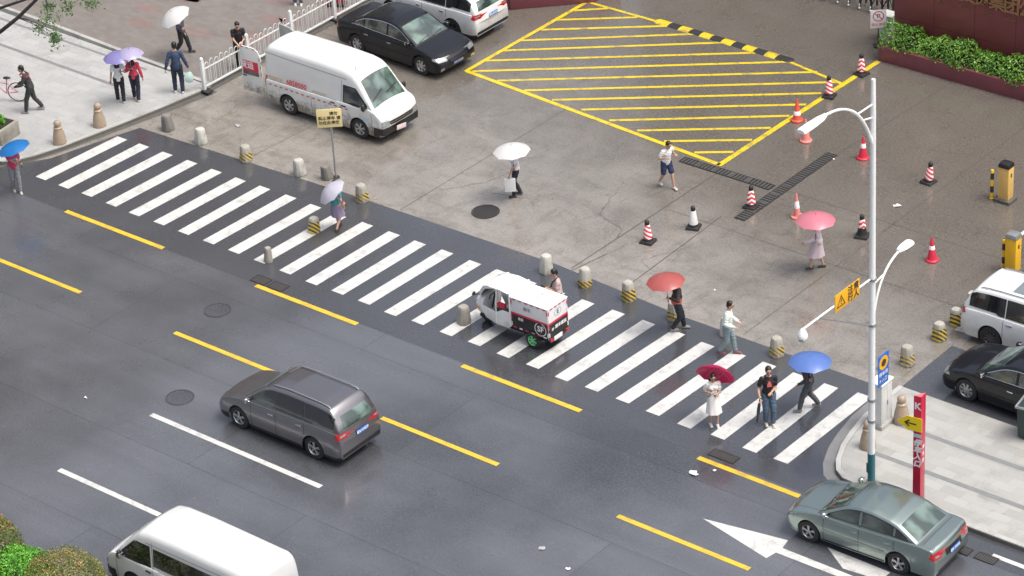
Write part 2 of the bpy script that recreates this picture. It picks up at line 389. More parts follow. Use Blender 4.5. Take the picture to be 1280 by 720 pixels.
# pavements, raised on kerbs
K = .12
left_edge = [(-40, -.05), (-1.9, -.05), (-1.45, .06), (-1.12, .40), (-.9, .85), (-.58, 1.83), (-.16, 3.81), (.12, 5.3), (.39, 7.02), (.42, 7.3)]
def inset(edge, d):
    out = []
    for i, p in enumerate(edge):
        a = Vector(edge[max(i - 1, 0)]); b = Vector(edge[min(i + 1, len(edge) - 1)]); t = (b - a).normalized()
        out.append((p[0] - t.y * d, p[1] + t.x * d))
    return out
li = inset(left_edge, .16)
sheet('west_pavement', li + [(.24, 7.3), (-40, 8.3)], K, M['granite_l'], thick=K - .001)
def kerb(name, edge, w, h, mat):
    ins = inset(edge, w); mb = MB(); n = len(edge)
    rings = [[(a[0], a[1], 0), (a[0] + (b[0] - a[0]) * .12, a[1] + (b[1] - a[1]) * .12, h), (b[0], b[1], h), (b[0], b[1], 0)] for a, b in zip(edge, ins)]
    mb.loft(rings); return mb.build(name, mat, kind='structure')
def dense(edge, step=.3, z=None):
    out = []
    for a, b in zip(edge[:-1], edge[1:]):
        n = max(1, int((Vector(b) - Vector(a)).length / step)) if (Vector(b) - Vector(a)).length < 8 else 1
        out += [(a[0] + (b[0] - a[0]) * k / n, a[1] + (b[1] - a[1]) * k / n) for k in range(n)]
    return out + [edge[-1]]
kerb('west_kerb', left_edge, .155, K + .012, M['kerb'])
right_edge = [(27.79, 4.42), (27.77, 3.56), (27.80, 2.7), (27.95, 1.85), (28.1, 1.25), (28.36, .62), (28.62, .25), (28.95, .04), (29.5, -.02), (120, -.02)]
ri = inset(right_edge, .16)
sheet('east_pavement', ri + [(120, 4.28), (27.95, 4.42)], K, M['granite_r'], thick=K - .001)
kerb('east_kerb', right_edge, .155, K + .012, M['kerb'])
def offset(edge, d): return inset(edge, -d)
ge = dense(right_edge[:9] + [(31, -.02)], .3); go = offset(ge, .30)
quads_ = MB()
for q in range(len(ge) - 1): quads_.add([(*ge[q], .009), (*ge[q + 1], .009), (*go[q + 1], .009), (*go[q], .009)], [(0, 1, 2, 3)])
quads_.build('gutter', M['gutter'], kind='structure')
def face(edge, h, mat):
    mb = MB(); e2 = offset(edge, .004)
    for q in range(len(edge) - 1):
        mb.add([(*e2[q], .0), (*e2[q + 1], .0), (*inset(edge, .012)[q + 1], h), (*inset(edge, .012)[q], h)], [(0, 1, 2, 3)])
    mb.build('kerb_face', mat, kind='structure')
face(left_edge, K - .02, M['kerb_dark']); face(right_edge, K - .02, M['kerb_dark'])  # dark sheets on the kerbs, shadow band painted into the colour
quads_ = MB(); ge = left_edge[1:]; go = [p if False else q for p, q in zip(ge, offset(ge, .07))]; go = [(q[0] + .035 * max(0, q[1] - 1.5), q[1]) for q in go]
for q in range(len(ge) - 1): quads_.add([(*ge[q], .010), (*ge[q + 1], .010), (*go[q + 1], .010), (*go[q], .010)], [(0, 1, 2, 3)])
quads_.build('kerb_shade_wedge', M['kerb_dark'], kind='structure')  # flat dark wedge, shade of the west kerb face put into colour
for y, d in ((1.42, .16), (2.85, .16)):
    a = 28.6 if y < 2 else 28.25
    sheet('paving_band', [(a, y - d / 2), (120, y - d / 2 + .0), (120, y + d / 2), (a, y + d / 2)], K + .003, M['band'])
for y0, y1, xa in ((5.62, 5.75, -.0), (7.0, 7.1, .2)):
    sheet('paving_band', [(-40, y0 + .55), (-2.2, y0 - .02), (-2.2, y1 - .02), (-40, y1 + .55)], K + .003, M['band'])
# pinkish plaza beyond the kerb, behind the railing
sheet('plaza_paving', [(.26, 7.46), (.26, 60), (-60, 60), (-60, 8.6), (-40, 8.5)], .02, M['plaza'], thick=.018)
kerb('plaza_kerb', [(-40, 8.32), (-7.4, 7.66), (-3.5, 7.47), (.24, 7.3)], .16, K + .03, M['kerb'])
kerb('railing_footing', [(.50, 7.0), (.52, 10.5), (.54, 40)], .28, .06, M['kerb_dark'])
# far kerb of the median, at the bottom of the picture
kerb('median_kerb', [(120, -14.4), (-60, -14.4)][::-1], -.0 + .15, .14, M['kerb'])
sheet('median_soil', [(-60, -40), (120, -40), (120, -14.42), (-60, -14.42)], .10, M['soil'], thick=.098)

# faded red patches of old paint on the plaza
rn_ = random.Random(3); mbp = MB()
for k in range(16):
    cx_, cy_ = rn_.uniform(-6.5, -.4), rn_.uniform(8.3, 15.0); n_ = 14; a0_ = rn_.uniform(0, 6)
    mbp.add([(cx_ + rn_.uniform(.55, 1) * .75 * math.cos(a0_ + 2 * math.pi * q / n_), cy_ + rn_.uniform(.55, 1) * .35 * math.sin(a0_ + 2 * math.pi * q / n_), .024) for q in range(n_)], [tuple(range(n_))])
mbp.build('faded_red_patches', M['plaza_red'], kind='structure')

# ------------------------------------------------------------------ painted markings
def quads(name, qs, z, mat):
    mb = MB()
    for q in qs: mb.add([(x, y, z) for x, y in q], [tuple(range(len(q)))])
    return mb.build(name, mat, kind='structure')
SL = [(-0.02, 0.11), (0.96, 0.11), (1.92, 0.14), (2.98, 0.11), (3.98, 0.07), (4.99, 0.08), (6.0, 0.07), (7.0, 0.07), (8.0, 0.07), (9.01, 0.06), (10.04, 0.02), (11.07, -0.02), (12.04, 0.0), (13.02, 0.0), (14.03, -0.06), (14.97, 0.0), (15.99, -0.02), (16.96, 0.01), (17.99, -0.03), (18.99, -0.02), (20.01, -0.08), (20.98, -0.04), (21.99, -0.04), (23.0, -0.08), (24.02, -0.11), (25.03, -0.05), (26.04, -0.09), (26.97, -0.06)]
SR = [(0.62, 3.36), (1.54, 3.39), (2.53, 3.4), (3.55, 3.42), (4.58, 3.41), (5.57, 3.41), (6.54, 3.43), (7.57, 3.45), (8.58, 3.42), (9.57, 3.4), (10.58, 3.44), (11.59, 3.45), (12.57, 3.45), (13.56, 3.48), (14.61, 3.45), (15.57, 3.47), (16.58, 3.48), (17.58, 3.48), (18.59, 3.49), (19.62, 3.51), (20.63, 3.53), (21.61, 3.55), (22.62, 3.49), (23.58, 3.57), (24.55, 3.58), (25.51, 3.58), (26.48, 3.59), (27.44, 3.7)]
W_ = .43
quads('zebra_crossing_stripes', [[a, (a[0] + W_, a[1]), b, (b[0] - W_, b[1])] for a, b in zip(SL, SR)], .010, M['white_line'])
def strip(x0, x1, y, w=.15, y1=None):
    y1 = y if y1 is None else y1
    return [(x0, y - w / 2), (x1, y1 - w / 2), (x1, y1 + w / 2), (x0, y + w / 2)]
quads('yellow_lane_dashes', [strip(-5.4, -1.5, -4.02), strip(2.3, 6.19, -4.02), strip(9.95, 13.85, -4.1), strip(17.52, 21.42, -4.17), strip(25.27, 29.2, -4.27), strip(33, 37, -4.3),
      strip(2.34, 6.37, -.9, .16), strip(10.07, 13.85, -.97, .16), strip(17.62, 21.61, -1.02, .16), strip(25.39, 28.9, -1.08, .16)], .011, M['yellow_line'])
quads('white_lane_dashes', [strip(12.38, 18.36, -7.45, .16), strip(12.26, 18.2, -10.66, .16)], .011, M['white_line'])
# straight-on arrow in the nearest lane and the white bar beside the grey car
quads('lane_arrow', [[(27.05, -3.19), (29.27, -3.68), (29.33, -3.36), (32.3, -3.32), (32.3, -3.12), (29.35, -3.12), (29.28, -2.78)],
      [(30.2, -2.48), (32.0, -2.5), (32.0, -2.9), (31.0, -3.0)], [(27.6, -6.55), (29.6, -7.05), (29.6, -6.05)]], .011, M['white_line'])
quads('parking_bay_marks', [strip(27.45, 28.0, 7.78, .1), [(27.42, 7.78), (27.52, 7.78), (27.62, 8.35), (27.52, 8.35)], strip(33.6, 40, -.55, .14)], .011, M['white_line'])
# yellow no-parking box
A_, B_, C_, D_, E_ = (6.41, 12.68), (16.76, 11.92), (16.93, 20.2), (6.50, 18.8), (16.84, 18.28)
def seg(a, b, w):
    a, b = Vector(a), Vector(b); t = (b - a).normalized(); n = Vector((-t.y, t.x)) * w / 2
    return [tuple(a - n), tuple(b - n), tuple(b + n), tuple(a + n)]
Hh = [(6.53, 18.03, 7.39, 18.76), (6.52, 17.18, 8.61, 18.74), (6.54, 16.32, 9.8, 18.71), (6.49, 15.35, 10.95, 18.74), (6.44, 14.44, 12.07, 18.71), (6.45, 13.58, 13.35, 18.65), (6.57, 12.76, 14.57, 18.66), (7.67, 12.68, 15.74, 18.56), (8.81, 12.6, 16.65, 18.31), (9.95, 12.56, 16.66, 17.41), (11.12, 12.53, 16.7, 16.53), (12.28, 12.42, 16.7, 15.63), (13.4, 12.35, 16.67, 14.67), (14.49, 12.23, 16.65, 13.73), (15.68, 12.14, 16.63, 12.8)]
quads('yellow_box_hatching', [seg(h[:2], h[2:], .125) for h in Hh], .006, M['yellow_box'])
quads('yellow_box_outline', [seg(A_, B_, .16), seg((B_[0], B_[1] - .06), C_, .18)], .009, M['yellow_box'])
quads('yellow_box_outline', [seg((A_[0], A_[1] - .05), D_, .15)], .012, M['yellow_box'])
quads('yellow_box_outline', [seg(D_, (9.5, 18.82), .12), seg((14.4, 18.72), E_, .12)], .008, M['yellow_box'])
# saw-cut slab joints of the forecourt
quads('slab_joints', [seg((16.86, 4.7), (17.0, 11.9), .035), seg((16.95, 4.6), (17.2, 5.9), .03), seg((18.75, 5.0), (18.62, 9.4), .03), seg((10.6, 4.6), (10.7, 12.3), .02), seg((4.6, 4.4), (4.8, 7.2), .02),
      seg((19.3, 14.3), (19.6, 20.2), .025), seg((17.1, 8.9), (27.7, 8.8), .018), seg((22.9, 4.4), (23.0, 20.2), .018), seg((16.9, 11.7), (40, 11.6), .018), seg((.6, 12.3), (6.3, 12.5), .02)], .004, M['joint'])
def crack(pts, w=.02, seed=1):
    r = random.Random(seed); P = []
    for a, b in zip(pts[:-1], pts[1:]):
        a, b = Vector(a), Vector(b); n = max(2, int((b - a).length / .15)); t = (b - a).normalized(); nn = Vector((-t.y, t.x))
        P += [a + (b - a) * k / n + nn * r.uniform(-.04, .04) for k in range(n)]
    P.append(Vector(pts[-1])); out = []
    for a, b in zip(P[:-1], P[1:]):
        ww = w * r.uniform(.3, 1.0); out.append(seg(a, b, ww))
    return out
quads('concrete_cracks', crack([(15.2, 8.9), (15.6, 7.6), (16.7, 7.2), (16.9, 6.7)], .035, 2) + crack([(12.2, 6.9), (13.4, 7.2), (14.0, 6.6)], .022, 3) + crack([(10.8, 6.2), (11.6, 7.2), (11.9, 8.6)], .02, 4)
      + crack([(18.9, 7.5), (18.2, 6.1), (18.9, 5.8)], .02, 5)
      + crack([(19.9, 16.8), (21.2, 16.0), (22.8, 16.5)], .02, 9), .005, M['crack'])

M['cast'] = simple('worn_cast_iron_bars', (.09, .085, .08), .5, metal=.2, var=.3)
# ------------------------------------------------------------------ iron covers and drains
def grate(name, x0, y0, L, Wd, along='x', label='', n=None, frame=.03):
    t = thing(name, label, 'drain', (x0, y0, .012)); n = n or int(L / .055)
    f = MB()
    for a, b, c, d in ((L / 2, frame / 2, L, frame), (L / 2, Wd - frame / 2, L, frame), (frame / 2, Wd / 2, frame, Wd - 2 * frame), (L - frame / 2, Wd / 2, frame, Wd - 2 * frame)):
        f.box((a, b, .006), (c, d, .012))
    f.build('frame', M['dark_metal'], t)
    MB().add([(frame, frame, .001), (L - frame, frame, .001), (L - frame, Wd - frame, .001), (frame, Wd - frame, .001)], [(0, 1, 2, 3)]).build('sump', M['black_plastic'], t)
    g = MB()
    for k in range(n):
        x = frame + (L - 2 * frame) * (k + .5) / n; g.box((x, Wd / 2, .006), ((L - 2 * frame) / n * .5, Wd - 2 * frame, .008))
    if L > 1.2:
        for k in range(1, int(L / .6)): g.box((k * .6, Wd / 2, .007), (.05, Wd - 2 * frame, .011))
    g.build('bars', M['cast'], t)
    if along == 'y': t.rotation_euler = (0, 0, R(90))
    return t
grate('channel_drain', 15.62, 11.42, 3.25, .34, 'x', 'dark iron channel drain starting under the near corner of the yellow box', n=27)
grate('channel_drain', 19.34, 9.52, 4.75, .36, 'y', 'long dark iron channel drain beside the black cone, crossing the forecourt away from the road', n=40)
grate('street_grate', 9.72, -.86, .55, .38, 'x', 'grey gutter grate left of its pair at the start of a yellow dash', n=9)
grate('street_grate', 10.36, -.86, .55, .38, 'x', 'grey gutter grate right of its pair at the start of a yellow dash', n=9)
grate('gutter_grate', 25.5, -.84, .78, .34, 'x', 'rusty dark gutter grate beside the yellow dash in front of the woman in white', n=11)
grate('gutter_grate', 32.72, -.92, .42, .3, 'x', 'short iron gutter grate just behind the grey saloon', n=7)
grate('gutter_grate', 33.28, -.9, .55, .3, 'x', 'iron gutter grate by the kerb at the bottom right corner', n=8)
def manhole(x, y, r, label, mat):
    t = thing('manhole_cover', label, 'manhole', (x, y, .010)); mb = MB().lathe([(.001, 0), (r, 0), (r, .006), (.001, .006)], n=36); mb.build('cover', mat, t)
    b = MB().lathe([(r + .01, 0), (r + .055, 0), (r + .055, .009), (r + .01, .009)], n=36, cap=False); b.build('ring', M['dark_metal'] if mat is not M['road'] else M['cross'], t)
    s = MB()
    for k in range(-4, 5):
        h = math.sqrt(max(0, (r * .86) ** 2 - (k * r * .2) ** 2)); s.box((0, k * r * .2, .0075), (2 * h, r * .05, .005))
    s.build('ribs', M['dark_metal'] if mat is not M['road'] else M['cross'], t)
manhole(12.77, 5.88, .36, 'round dark manhole cover in the forecourt right of the zebra crossing', M['dark_metal'])
manhole(10.11, -2.57, .33, 'round manhole cover in the road below the pair of gutter grates', M['road'])
manhole(12.42, -6.42, .33, 'round manhole cover in the road beside the moving grey car', M['road'])

# ------------------------------------------------------------------ rubber speed hump
t = thing('speed_hump', 'black and yellow rubber speed hump lying along the far edge of the yellow box', 'speed bump', (9.42, 18.86, 0), -1.0)
n = 12; L = 5.1 / n
for k in range(n):
    y = k % 2 == 0
    rings = [[(x, -.18, 0), (x, -.13, .03), (x, 0, .05), (x, .13, .03), (x, .18, 0)] for x in (k * L + .004, (k + 1) * L - .004)]
    MB().loft(rings).build('segment', M['yellow_box'] if y else M['rubber'], t)
for x in (0, 5.1): MB().lathe([(.18, 0), (.15, .025), (.08, .045), (.01, .05)], (x, 0, 0), 20).build('end_cap', M['yellow_box'] if x == 0 else M['rubber'], t)

# ------------------------------------------------------------------ bollards
def bollard_mesh(name, r0, r1, h, n=8, seed=0):
    r = random.Random(seed); mb = MB(); rings = []
    for z, q in ((0, r0), (h * .12, r0 * 1.0), (h * .78, r1 * 1.04), (h * .90, r1 * .98), (h, r1 * .84)):
        rings.append([(q * math.cos(a) * (1 + r.uniform(-.02, .02)), q * math.sin(a) * (1 + r.uniform(-.03, .03)), z) for a in [math.pi / 4 * (2 * (k // 2)) + (-.27 if k % 2 else .27) + (math.pi / 2 if k % 2 else 0) for k in range(n)]])
    # squarish octagon
    rings = [[(x * (1.0 if abs(abs(math.atan2(y, x)) % (math.pi / 2) - math.pi / 4) > .3 else 1), y, z) for x, y, z in rg] for rg in rings]
    mb.loft(rings); return mb
BO = [((1.21, 4.55), 'conc_dark', .52, 'dark grimy concrete bollard nearest the left pavement'),
 ((2.71, 4.45), 'conc_white', .50, 'pale concrete bollard, second from the left at the edge of the crossing'),
 ((4.67, 4.38), 'boll_worn', .50, 'concrete bollard with worn off stripes, third from the left, below the white van'),
 ((6.65, 4.62), 'conc_white', .50, 'whitish concrete bollard just left of the sign pole'),
 ((7.50, 4.9), 'conc_dark', .45, 'tilted dark concrete bollard touching the foot of the yellow sign pole'),
 ((9.31, 4.42), 'boll_worn', .54, 'pale concrete bollard with faint yellow base right of the sign pole'),
 ((16.4, 4.12), 'conc_white', .54, 'whitewashed concrete bollard behind the rider of the delivery tricycle'),
 ((17.75, 4.14), 'boll_low', .54, 'concrete bollard with yellow and black stripes only on its lower half'),
 ((19.23, 4.20), 'boll_full', .56, 'concrete bollard with fresh full yellow and black stripes at the edge of the crossing'),
 ((20.89, 4.05), 'boll_worn', .52, 'concrete bollard half hidden behind the walker in black under the red umbrella'),
 ((22.55, 4.15), 'conc_white', .54, 'white topped concrete bollard behind the walker in a white top'),
 ((24.23, 4.05), 'boll_worn', .54, 'worn striped concrete bollard behind the man in the black T-shirt'),
 ((27.32, 5.58), 'boll_worn', .54, 'grey concrete bollard with patchy stripes left of the black car'),
 ((27.34, 7.10), 'boll_full', .50, 'yellow and black striped bollard between the right black car and white people carrier'),
 ((27.30, 8.0), 'boll_full', .48, 'yellow and black striped bollard touching the rear of the white people carrier'),
 ((27.25, 8.95), 'conc_white', .50, 'pale bollard mostly hidden behind the rear of the white people carrier'),
 ((9.37, 2.24), 'boll_full', .46, 'yellow and black striped bollard standing on the zebra stripes on the left'),
 ((9.44, .22), 'conc_boll', .46, 'small slim plain concrete bollard at the end of a zebra stripe by the grates'),
 ((16.24, .72), 'conc_boll', .52, 'plain brownish concrete bollard on the zebra stripes left of the tricycle')]
for i, ((x, y), mk, h, lab) in enumerate(BO):
    sl = .13 if 'slim' in lab else .19 if h < .5 else .205
    o = bollard_mesh('concrete_bollard', sl, sl * .78, h, seed=i).build('concrete_bollard', M[mk], bevel=.012)
    o.location = (x, y, .006); o.rotation_euler = (R(5) if 'tilted' in lab else R(random.uniform(-2.5, 2.5)), R(-6) if 'tilted' in lab else R(random.uniform(-2.5, 2.5)), R(random.uniform(-14, 14) + 41)); tag(o, lab, 'bollard', 'concrete bollards round the crossing')
prof = [(.01, 0), (.205, 0), (.212, .03), (.20, .10), (.195, .20), (.165, .36), (.135, .48), (.125, .515), (.140, .54), (.125, .565), (.09, .58), (.10, .60), (.118, .66), (.108, .72), (.07, .765), (.01, .78)]
gb = MB().lathe(prof, n=28)
for k, (x, y, lab) in enumerate([(-.82, 1.91, 'tan granite bollard with ball top, left of the two on the left pavement'), (-.62, 3.42, 'tan granite bollard with ball top, right of the two on the left pavement'),
      (28.78, 3.01, 'tan granite bollard with ball top beside the red sign post'), (28.72, 1.56, 'tan granite bollard with ball top partly hidden behind the tall white lamp post')]):
    if k == 0: o = gb.build('granite_bollard', M['granite_b'], smooth=50)
    else: o = o.copy(); COL.objects.link(o)
    o.location = (x, y, K); o.rotation_euler = (0, 0, k); tag(o, lab, 'bollard', 'granite bollards on the pavement corners')

# ------------------------------------------------------------------ traffic cones
def cone_black(mat, lab, low=False):
    t = thing('traffic_cone', lab, 'traffic cone', group='traffic cones on the forecourt')
    MB().loft([[(x * q, y * q, z) for x, y in [(math.copysign(.2, a) * (.72 if j % 2 else 1), math.copysign(.2, b) * (1 if j % 2 else .72)) for j, (a, b) in enumerate([(1, 1), (1, 1), (-1, 1), (-1, 1), (-1, -1), (-1, -1), (1, -1), (1, -1)])]] for z, q in ((0, 1), (.05, 1), (.075, .85))]).build('base', M['rubber'], t, bevel=.008) if False else \
    MB().box((0, 0, .035), (.40, .40, .07), taper=.88).build('base', M['rubber'], t, bevel=.012)
    MB().lathe([(.15, .07), (.135, .12), (.062, .60), (.068, .61), (.068, .655), (.045, .69), (.012, .70)], n=24).build('cone_body', M['rubber'], t, smooth=45)
    z0 = .30 if low else .14
    f = lambda z: .135 - (z - .12) * (.073 / .48) + .005
    MB().lathe([(f(z0) - .004, z0), (f(z0), z0 + .003), (f(.56), .557), (f(.56) - .004, .56)], n=24).build('reflective_sleeve', mat, t, smooth=45)
    return t
def cone_plastic(mat, lab, bands=((.36, .47),), r=.14, h=.72):
    t = thing('traffic_cone', lab, 'traffic cone', group='traffic cones on the forecourt')
    MB().lathe([(.01, 0), (.19, 0), (.195, .02), (.18, .045), (r, .06)], n=24).build('base', mat, t, smooth=45)
    MB().lathe([(r, .05), (r * .94, .07), (.028, h - .02), (.018, h), (.004, h + .003)], n=24).build('cone_body', mat, t, smooth=45)
    f = lambda z: r * .94 + (z - .07) * (.028 - r * .94) / (h - .09) + .004
    for a, b in bands: MB().lathe([(f(a) - .003, a), (f(a), a + .003), (f(b), b - .003), (f(b) - .003, b)], n=24).build('reflective_sleeve', M['white_decal'], t, smooth=45)
    return t
CO = [(cone_black(M['cone_diag'], 'traffic cone with red and white diagonal stripes nearest the tricycle, black base'), (17.76, 7.05)),
 (cone_black(M['cone_white'], 'traffic cone with plain scuffed white sleeve and black tip'), (18.34, 8.43)),
 (cone_black(M['cone_chev'], 'traffic cone with red chevrons standing on the channel drain'), (19.02, 10.30)),
 (cone_black(M['cone_chev'], 'black traffic cone with red chevrons on its upper half only', True), (22.6, 10.62)),
 (cone_black(M['cone_diag'], 'leaning black based traffic cone with torn striped sleeve, far right of the lamp post'), (22.45, 14.33)),
 (cone_plastic(M['cone_red'], 'all red traffic cone with white band, nearest the white people carrier'), (24.95, 10.55)),
 (cone_plastic(M['cone_red'], 'all red traffic cone with white band just left of the lamp post', ((.36, .50),)), (20.05, 14.55)),
 (cone_plastic(M['cone_pink'], 'faded pink traffic cone below the street lamp head', ((.40, .56),)), (18.03, 14.55)),
 (cone_plastic(M['cone_orange'], 'orange red traffic cone behind the lamp head at the edge of the yellow box', ((.20, .33),)), (17.06, 15.5)),
 (cone_black(M['cone_diag'], 'black based traffic cone with striped sleeve on the right border line of the yellow box'), (16.99, 17.35)),
 (cone_black(M['cone_chev'], 'traffic cone with red chevrons near the end of the hedge planter'), (16.98, 19.15)),
 (cone_plastic(M['cone_pink'], 'slim faded pink and white traffic cone beside the pink umbrella', ((.30, .52),), .11, .76), (20.45, 10.55))]
for i, (t, (x, y)) in enumerate(CO): t.location = (x, y, .006); t.rotation_euler = (R(random.uniform(-1.5, 1.5)), R(7) if 'leaning' in t['label'] else R(random.uniform(-1.5, 1.5)), R(random.uniform(-25, 25)))

# ------------------------------------------------------------------ parking barrier machines
def gate_box(lab, loc, mat, headmat, boom=None, rz=0, h=1.0):
    t = thing('barrier_machine', lab, 'parking barrier', loc, rz)
    MB().box((0, 0, .05), (.52, .46, .10)).build('plinth', M['kerb_dark'], t, bevel=.01)
    MB().box((0, 0, .10 + h / 2), (.34, .30, h)).build('cabinet', mat, t, bevel=.015)
    MB().box((.0, 0, .10 + h + .07), (.37, .34, .14), taper=.86).build('head', headmat, t, bevel=.03)
    MB().box((.05, -.153, h * .55), (.20, .008, h * .6)).build('door_panel', mat, t, bevel=.003)
    MB().box((.172, 0, h * .86), (.008, .06, .12)).build('lock', M['black_plastic'], t)
    if boom:
        MB().tube([(0, .19, h), (0, .26, h)], .05, 12).build('boom_hub', M['grey_metal'], t)
        MB().tube([(0, .22, h + .01), boom], .045, 8).build('boom', M['white_paint'], t)
    return t
M['gate_pale'] = simple('pale_yellow_enamel', (.72, .46, .14), .4, var=.08, dirt=.2)
M['gate_yellow'] = simple('bright_yellow_enamel', (.82, .47, .015), .35, var=.06, coat=.3, dirt=.15)
gate_box('tall pale yellow barrier machine with dark head, standing alone at right', (24.85, 14.6, 0), M['gate_pale'], M['black_plastic'])
gate_box('bright yellow barrier machine with grey lid behind the white people carrier', (27.12, 11.2, 0), M['gate_yellow'], M['grey_metal'], (.3, 5.2, 1.05))
for x, y, lab in ((24.46, 14.5, 'short yellow and black banded post beside the pale barrier machine'), (26.83, 11.2, 'short yellow and black banded post beside the bright yellow barrier machine')):
    t = thing('banded_post', lab, 'post', (x, y, 0))
    MB().lathe([(.075, 0), (.075, .012), (.052, .014), (.052, .9), (.035, .93), (.005, .935)], n=18).build('tube', M['post_yb'], t, smooth=40)
    MB().lathe([(.10, 0), (.10, .01), (.06, .013)], n=18).build('foot_plate', M['dark_metal'], t)

# ------------------------------------------------------------------ white railing along the plaza
t = thing('railing', 'white steel railing of arched bars between the plaza and the forecourt, behind the white van', 'fence', (.40, 7.02, .06))
pan = 2.05
for k in range(6):
    y0 = k * pan
    MB().box((0, y0, .55), (.10, .10, 1.10)).build('post', M['fence_white'], t, bevel=.008)
    MB().lathe([(.06, 1.1), (.06, 1.13), (.03, 1.17), (.002, 1.18)], (0, y0, 0), 14).build('post_cap', M['fence_white'], t)
    MB().box((.05, y0, .03), (.42, .26, .06)).build('foot', M['rubber'], t, bevel=.01)
    r = MB().box((0, y0 + pan / 2, .14), (.045, pan - .10, .05)).box((0, y0 + pan / 2, .74), (.03, pan - .10, .03)); r.build('rail', M['fence_white'], t)
    b = MB(); nh = 8
    for j in range(nh):
        a = y0 + .12 + (pan - .24) * j / nh; e = (pan - .24) / nh * .66; r_ = e / 2; top = .93 + (.05 if j % 2 else 0)
        b.tube([(0, a, .16), (0, a, top - r_)] + [(0, a + r_ - r_ * math.cos(q), top - r_ + r_ * math.sin(q)) for q in (.5, 1.05, 1.57, 2.09, 2.6)] + [(0, a + e, top - r_), (0, a + e, .16)], .011, 6)
    b.build('arched_bars', M['fence_white'], t, smooth=60)
for k in (0, 1, 3): pass

# ------------------------------------------------------------------ yellow notice board on a pole
t = thing('notice_sign', 'pale yellow notice board with three lines of writing on a thin grey pole', 'sign', (7.68, 5.07, 0), 0)
MB().tube([(0, 0, 0), (0, 0, 2.2)], .03, 12).build('pole', M['grey_metal'], t, smooth=60)
MB().lathe([(.12, 0), (.12, .02), (.05, .03)], n=16).build('foot', M['dark_metal'], t)
M['board_yellow'] = simple('pale_yellow_board', (.80, .66, .32), .45, var=.06, dirt=.15)
s = MB().box((0, 0, 0), (.74, .02, .60)).build('board', M['board_yellow'], t, bevel=.006); s.location = (0, -.045, 2.0); s.rotation_euler = (0, 0, R(41))
for line, dz, dx in (('请勿', .15, .13), ('禁止停车 请', 0, 0), ('勿在此停放', -.15, -.02)):
    text(line, .125, M['dark_text'], s, (dx, -.0125, dz), bold=.003)

# ------------------------------------------------------------------ tall double lamp post with its arms
PX, PY = 29.68, .24
t = thing('street_lamp', 'tall white street lamp post with teal foot and two curved arms', 'street lamp', (PX, PY, K))
MB().lathe([(.095, 0), (.095, .9)], n=28).build('painted_foot', simple('teal_enamel', (.035, .16, .19), .4, var=.1, dirt=.25), t, smooth=40)
MB().lathe([(.087, .9), (.080, 5), (.066, 10.2), (.052, 11.05), (.045, 11.08), (.01, 11.09)], n=28).build('pole', M['white_paint'], t, smooth=40)
MB().lathe([(.2, 0), (.2, .025), (.13, .03)], n=24).build('base_plate', M['grey_metal'], t)
def arc(p0, p1, p2, n=14):
    p0, p1, p2 = map(Vector, (p0, p1, p2)); return [p0 * (1 - u) ** 2 + p1 * 2 * u * (1 - u) + p2 * u * u for u in [i / n for i in range(n + 1)]]
a = MB().tube(arc((0, -.05, 9.45), (0, -.62, 11.0), (0, -2.1, 11.0)), [.042] * 8 + [.034] * 7, 12)
a.tube([(0, 0, 10.1), (0, -.46, 10.22)], .022, 8).tube([(0, 0, 10.45), (0, -.62, 10.46)], .022, 8)
a.build('upper_arm', M['white_paint'], t, smooth=60)
h = MB().loft([[(x * wv, y, z) for x, z in ((-.07, -.02), (-.12, .0), (-.10, .05), (0, .075), (.10, .05), (.12, .0), (.07, -.02))] for y, wv, dz in ((-1.95, .4, 0), (-2.15, .85, 0), (-2.5, 1.05, 0), (-2.85, 1.05, 0), (-2.93, .9, 0))]).build('lamp_head', M['white_paint'], t, smooth=40); h.location = (0, 0, 10.98); h.rotation_euler = (R(0), 0, 0)
MB().box((0, -2.55, -.026), (.18, .62, .012)).build('lens', M['lamp_clear'], h)
a = MB().tube(arc((0, .08, 4.75), (0, .25, 5.9), (0, 1.25, 6.05)), .030, 12).tube([(0, .08, 5.65), (0, .45, 5.70)], .02, 8); a.build('lower_arm', M['white_paint'], t, smooth=60)
h = MB().loft([[(x * wv, y, z) for x, z in ((-.09, -.02), (-.15, .01), (-.12, .06), (0, .08), (.12, .06), (.15, .01), (.09, -.02))] for y, wv in ((1.1, .35), (1.3, .8), (1.6, .9), (1.66, .75))]).build('lamp_head', M['white_paint'], t, smooth=40); h.location = (0, 0, 6.02)
MB().box((0, 1.45, -.026), (.2, .3, .012)).build('lens', M['lamp_clear'], h)
for z in (5.82, 4.57, 1.85, 2.45): MB().lathe([(.09, z - .04), (.106, z - .035), (.106, z + .035), (.09, z + .04)], n=24).build('clamp', M['grey_metal'], t)
MB().box((0, -.125, .52), (.13, .01, .28)).build('hatch', simple('teal_hatch', (.03, .13, .155), .4), t, bevel=.004)
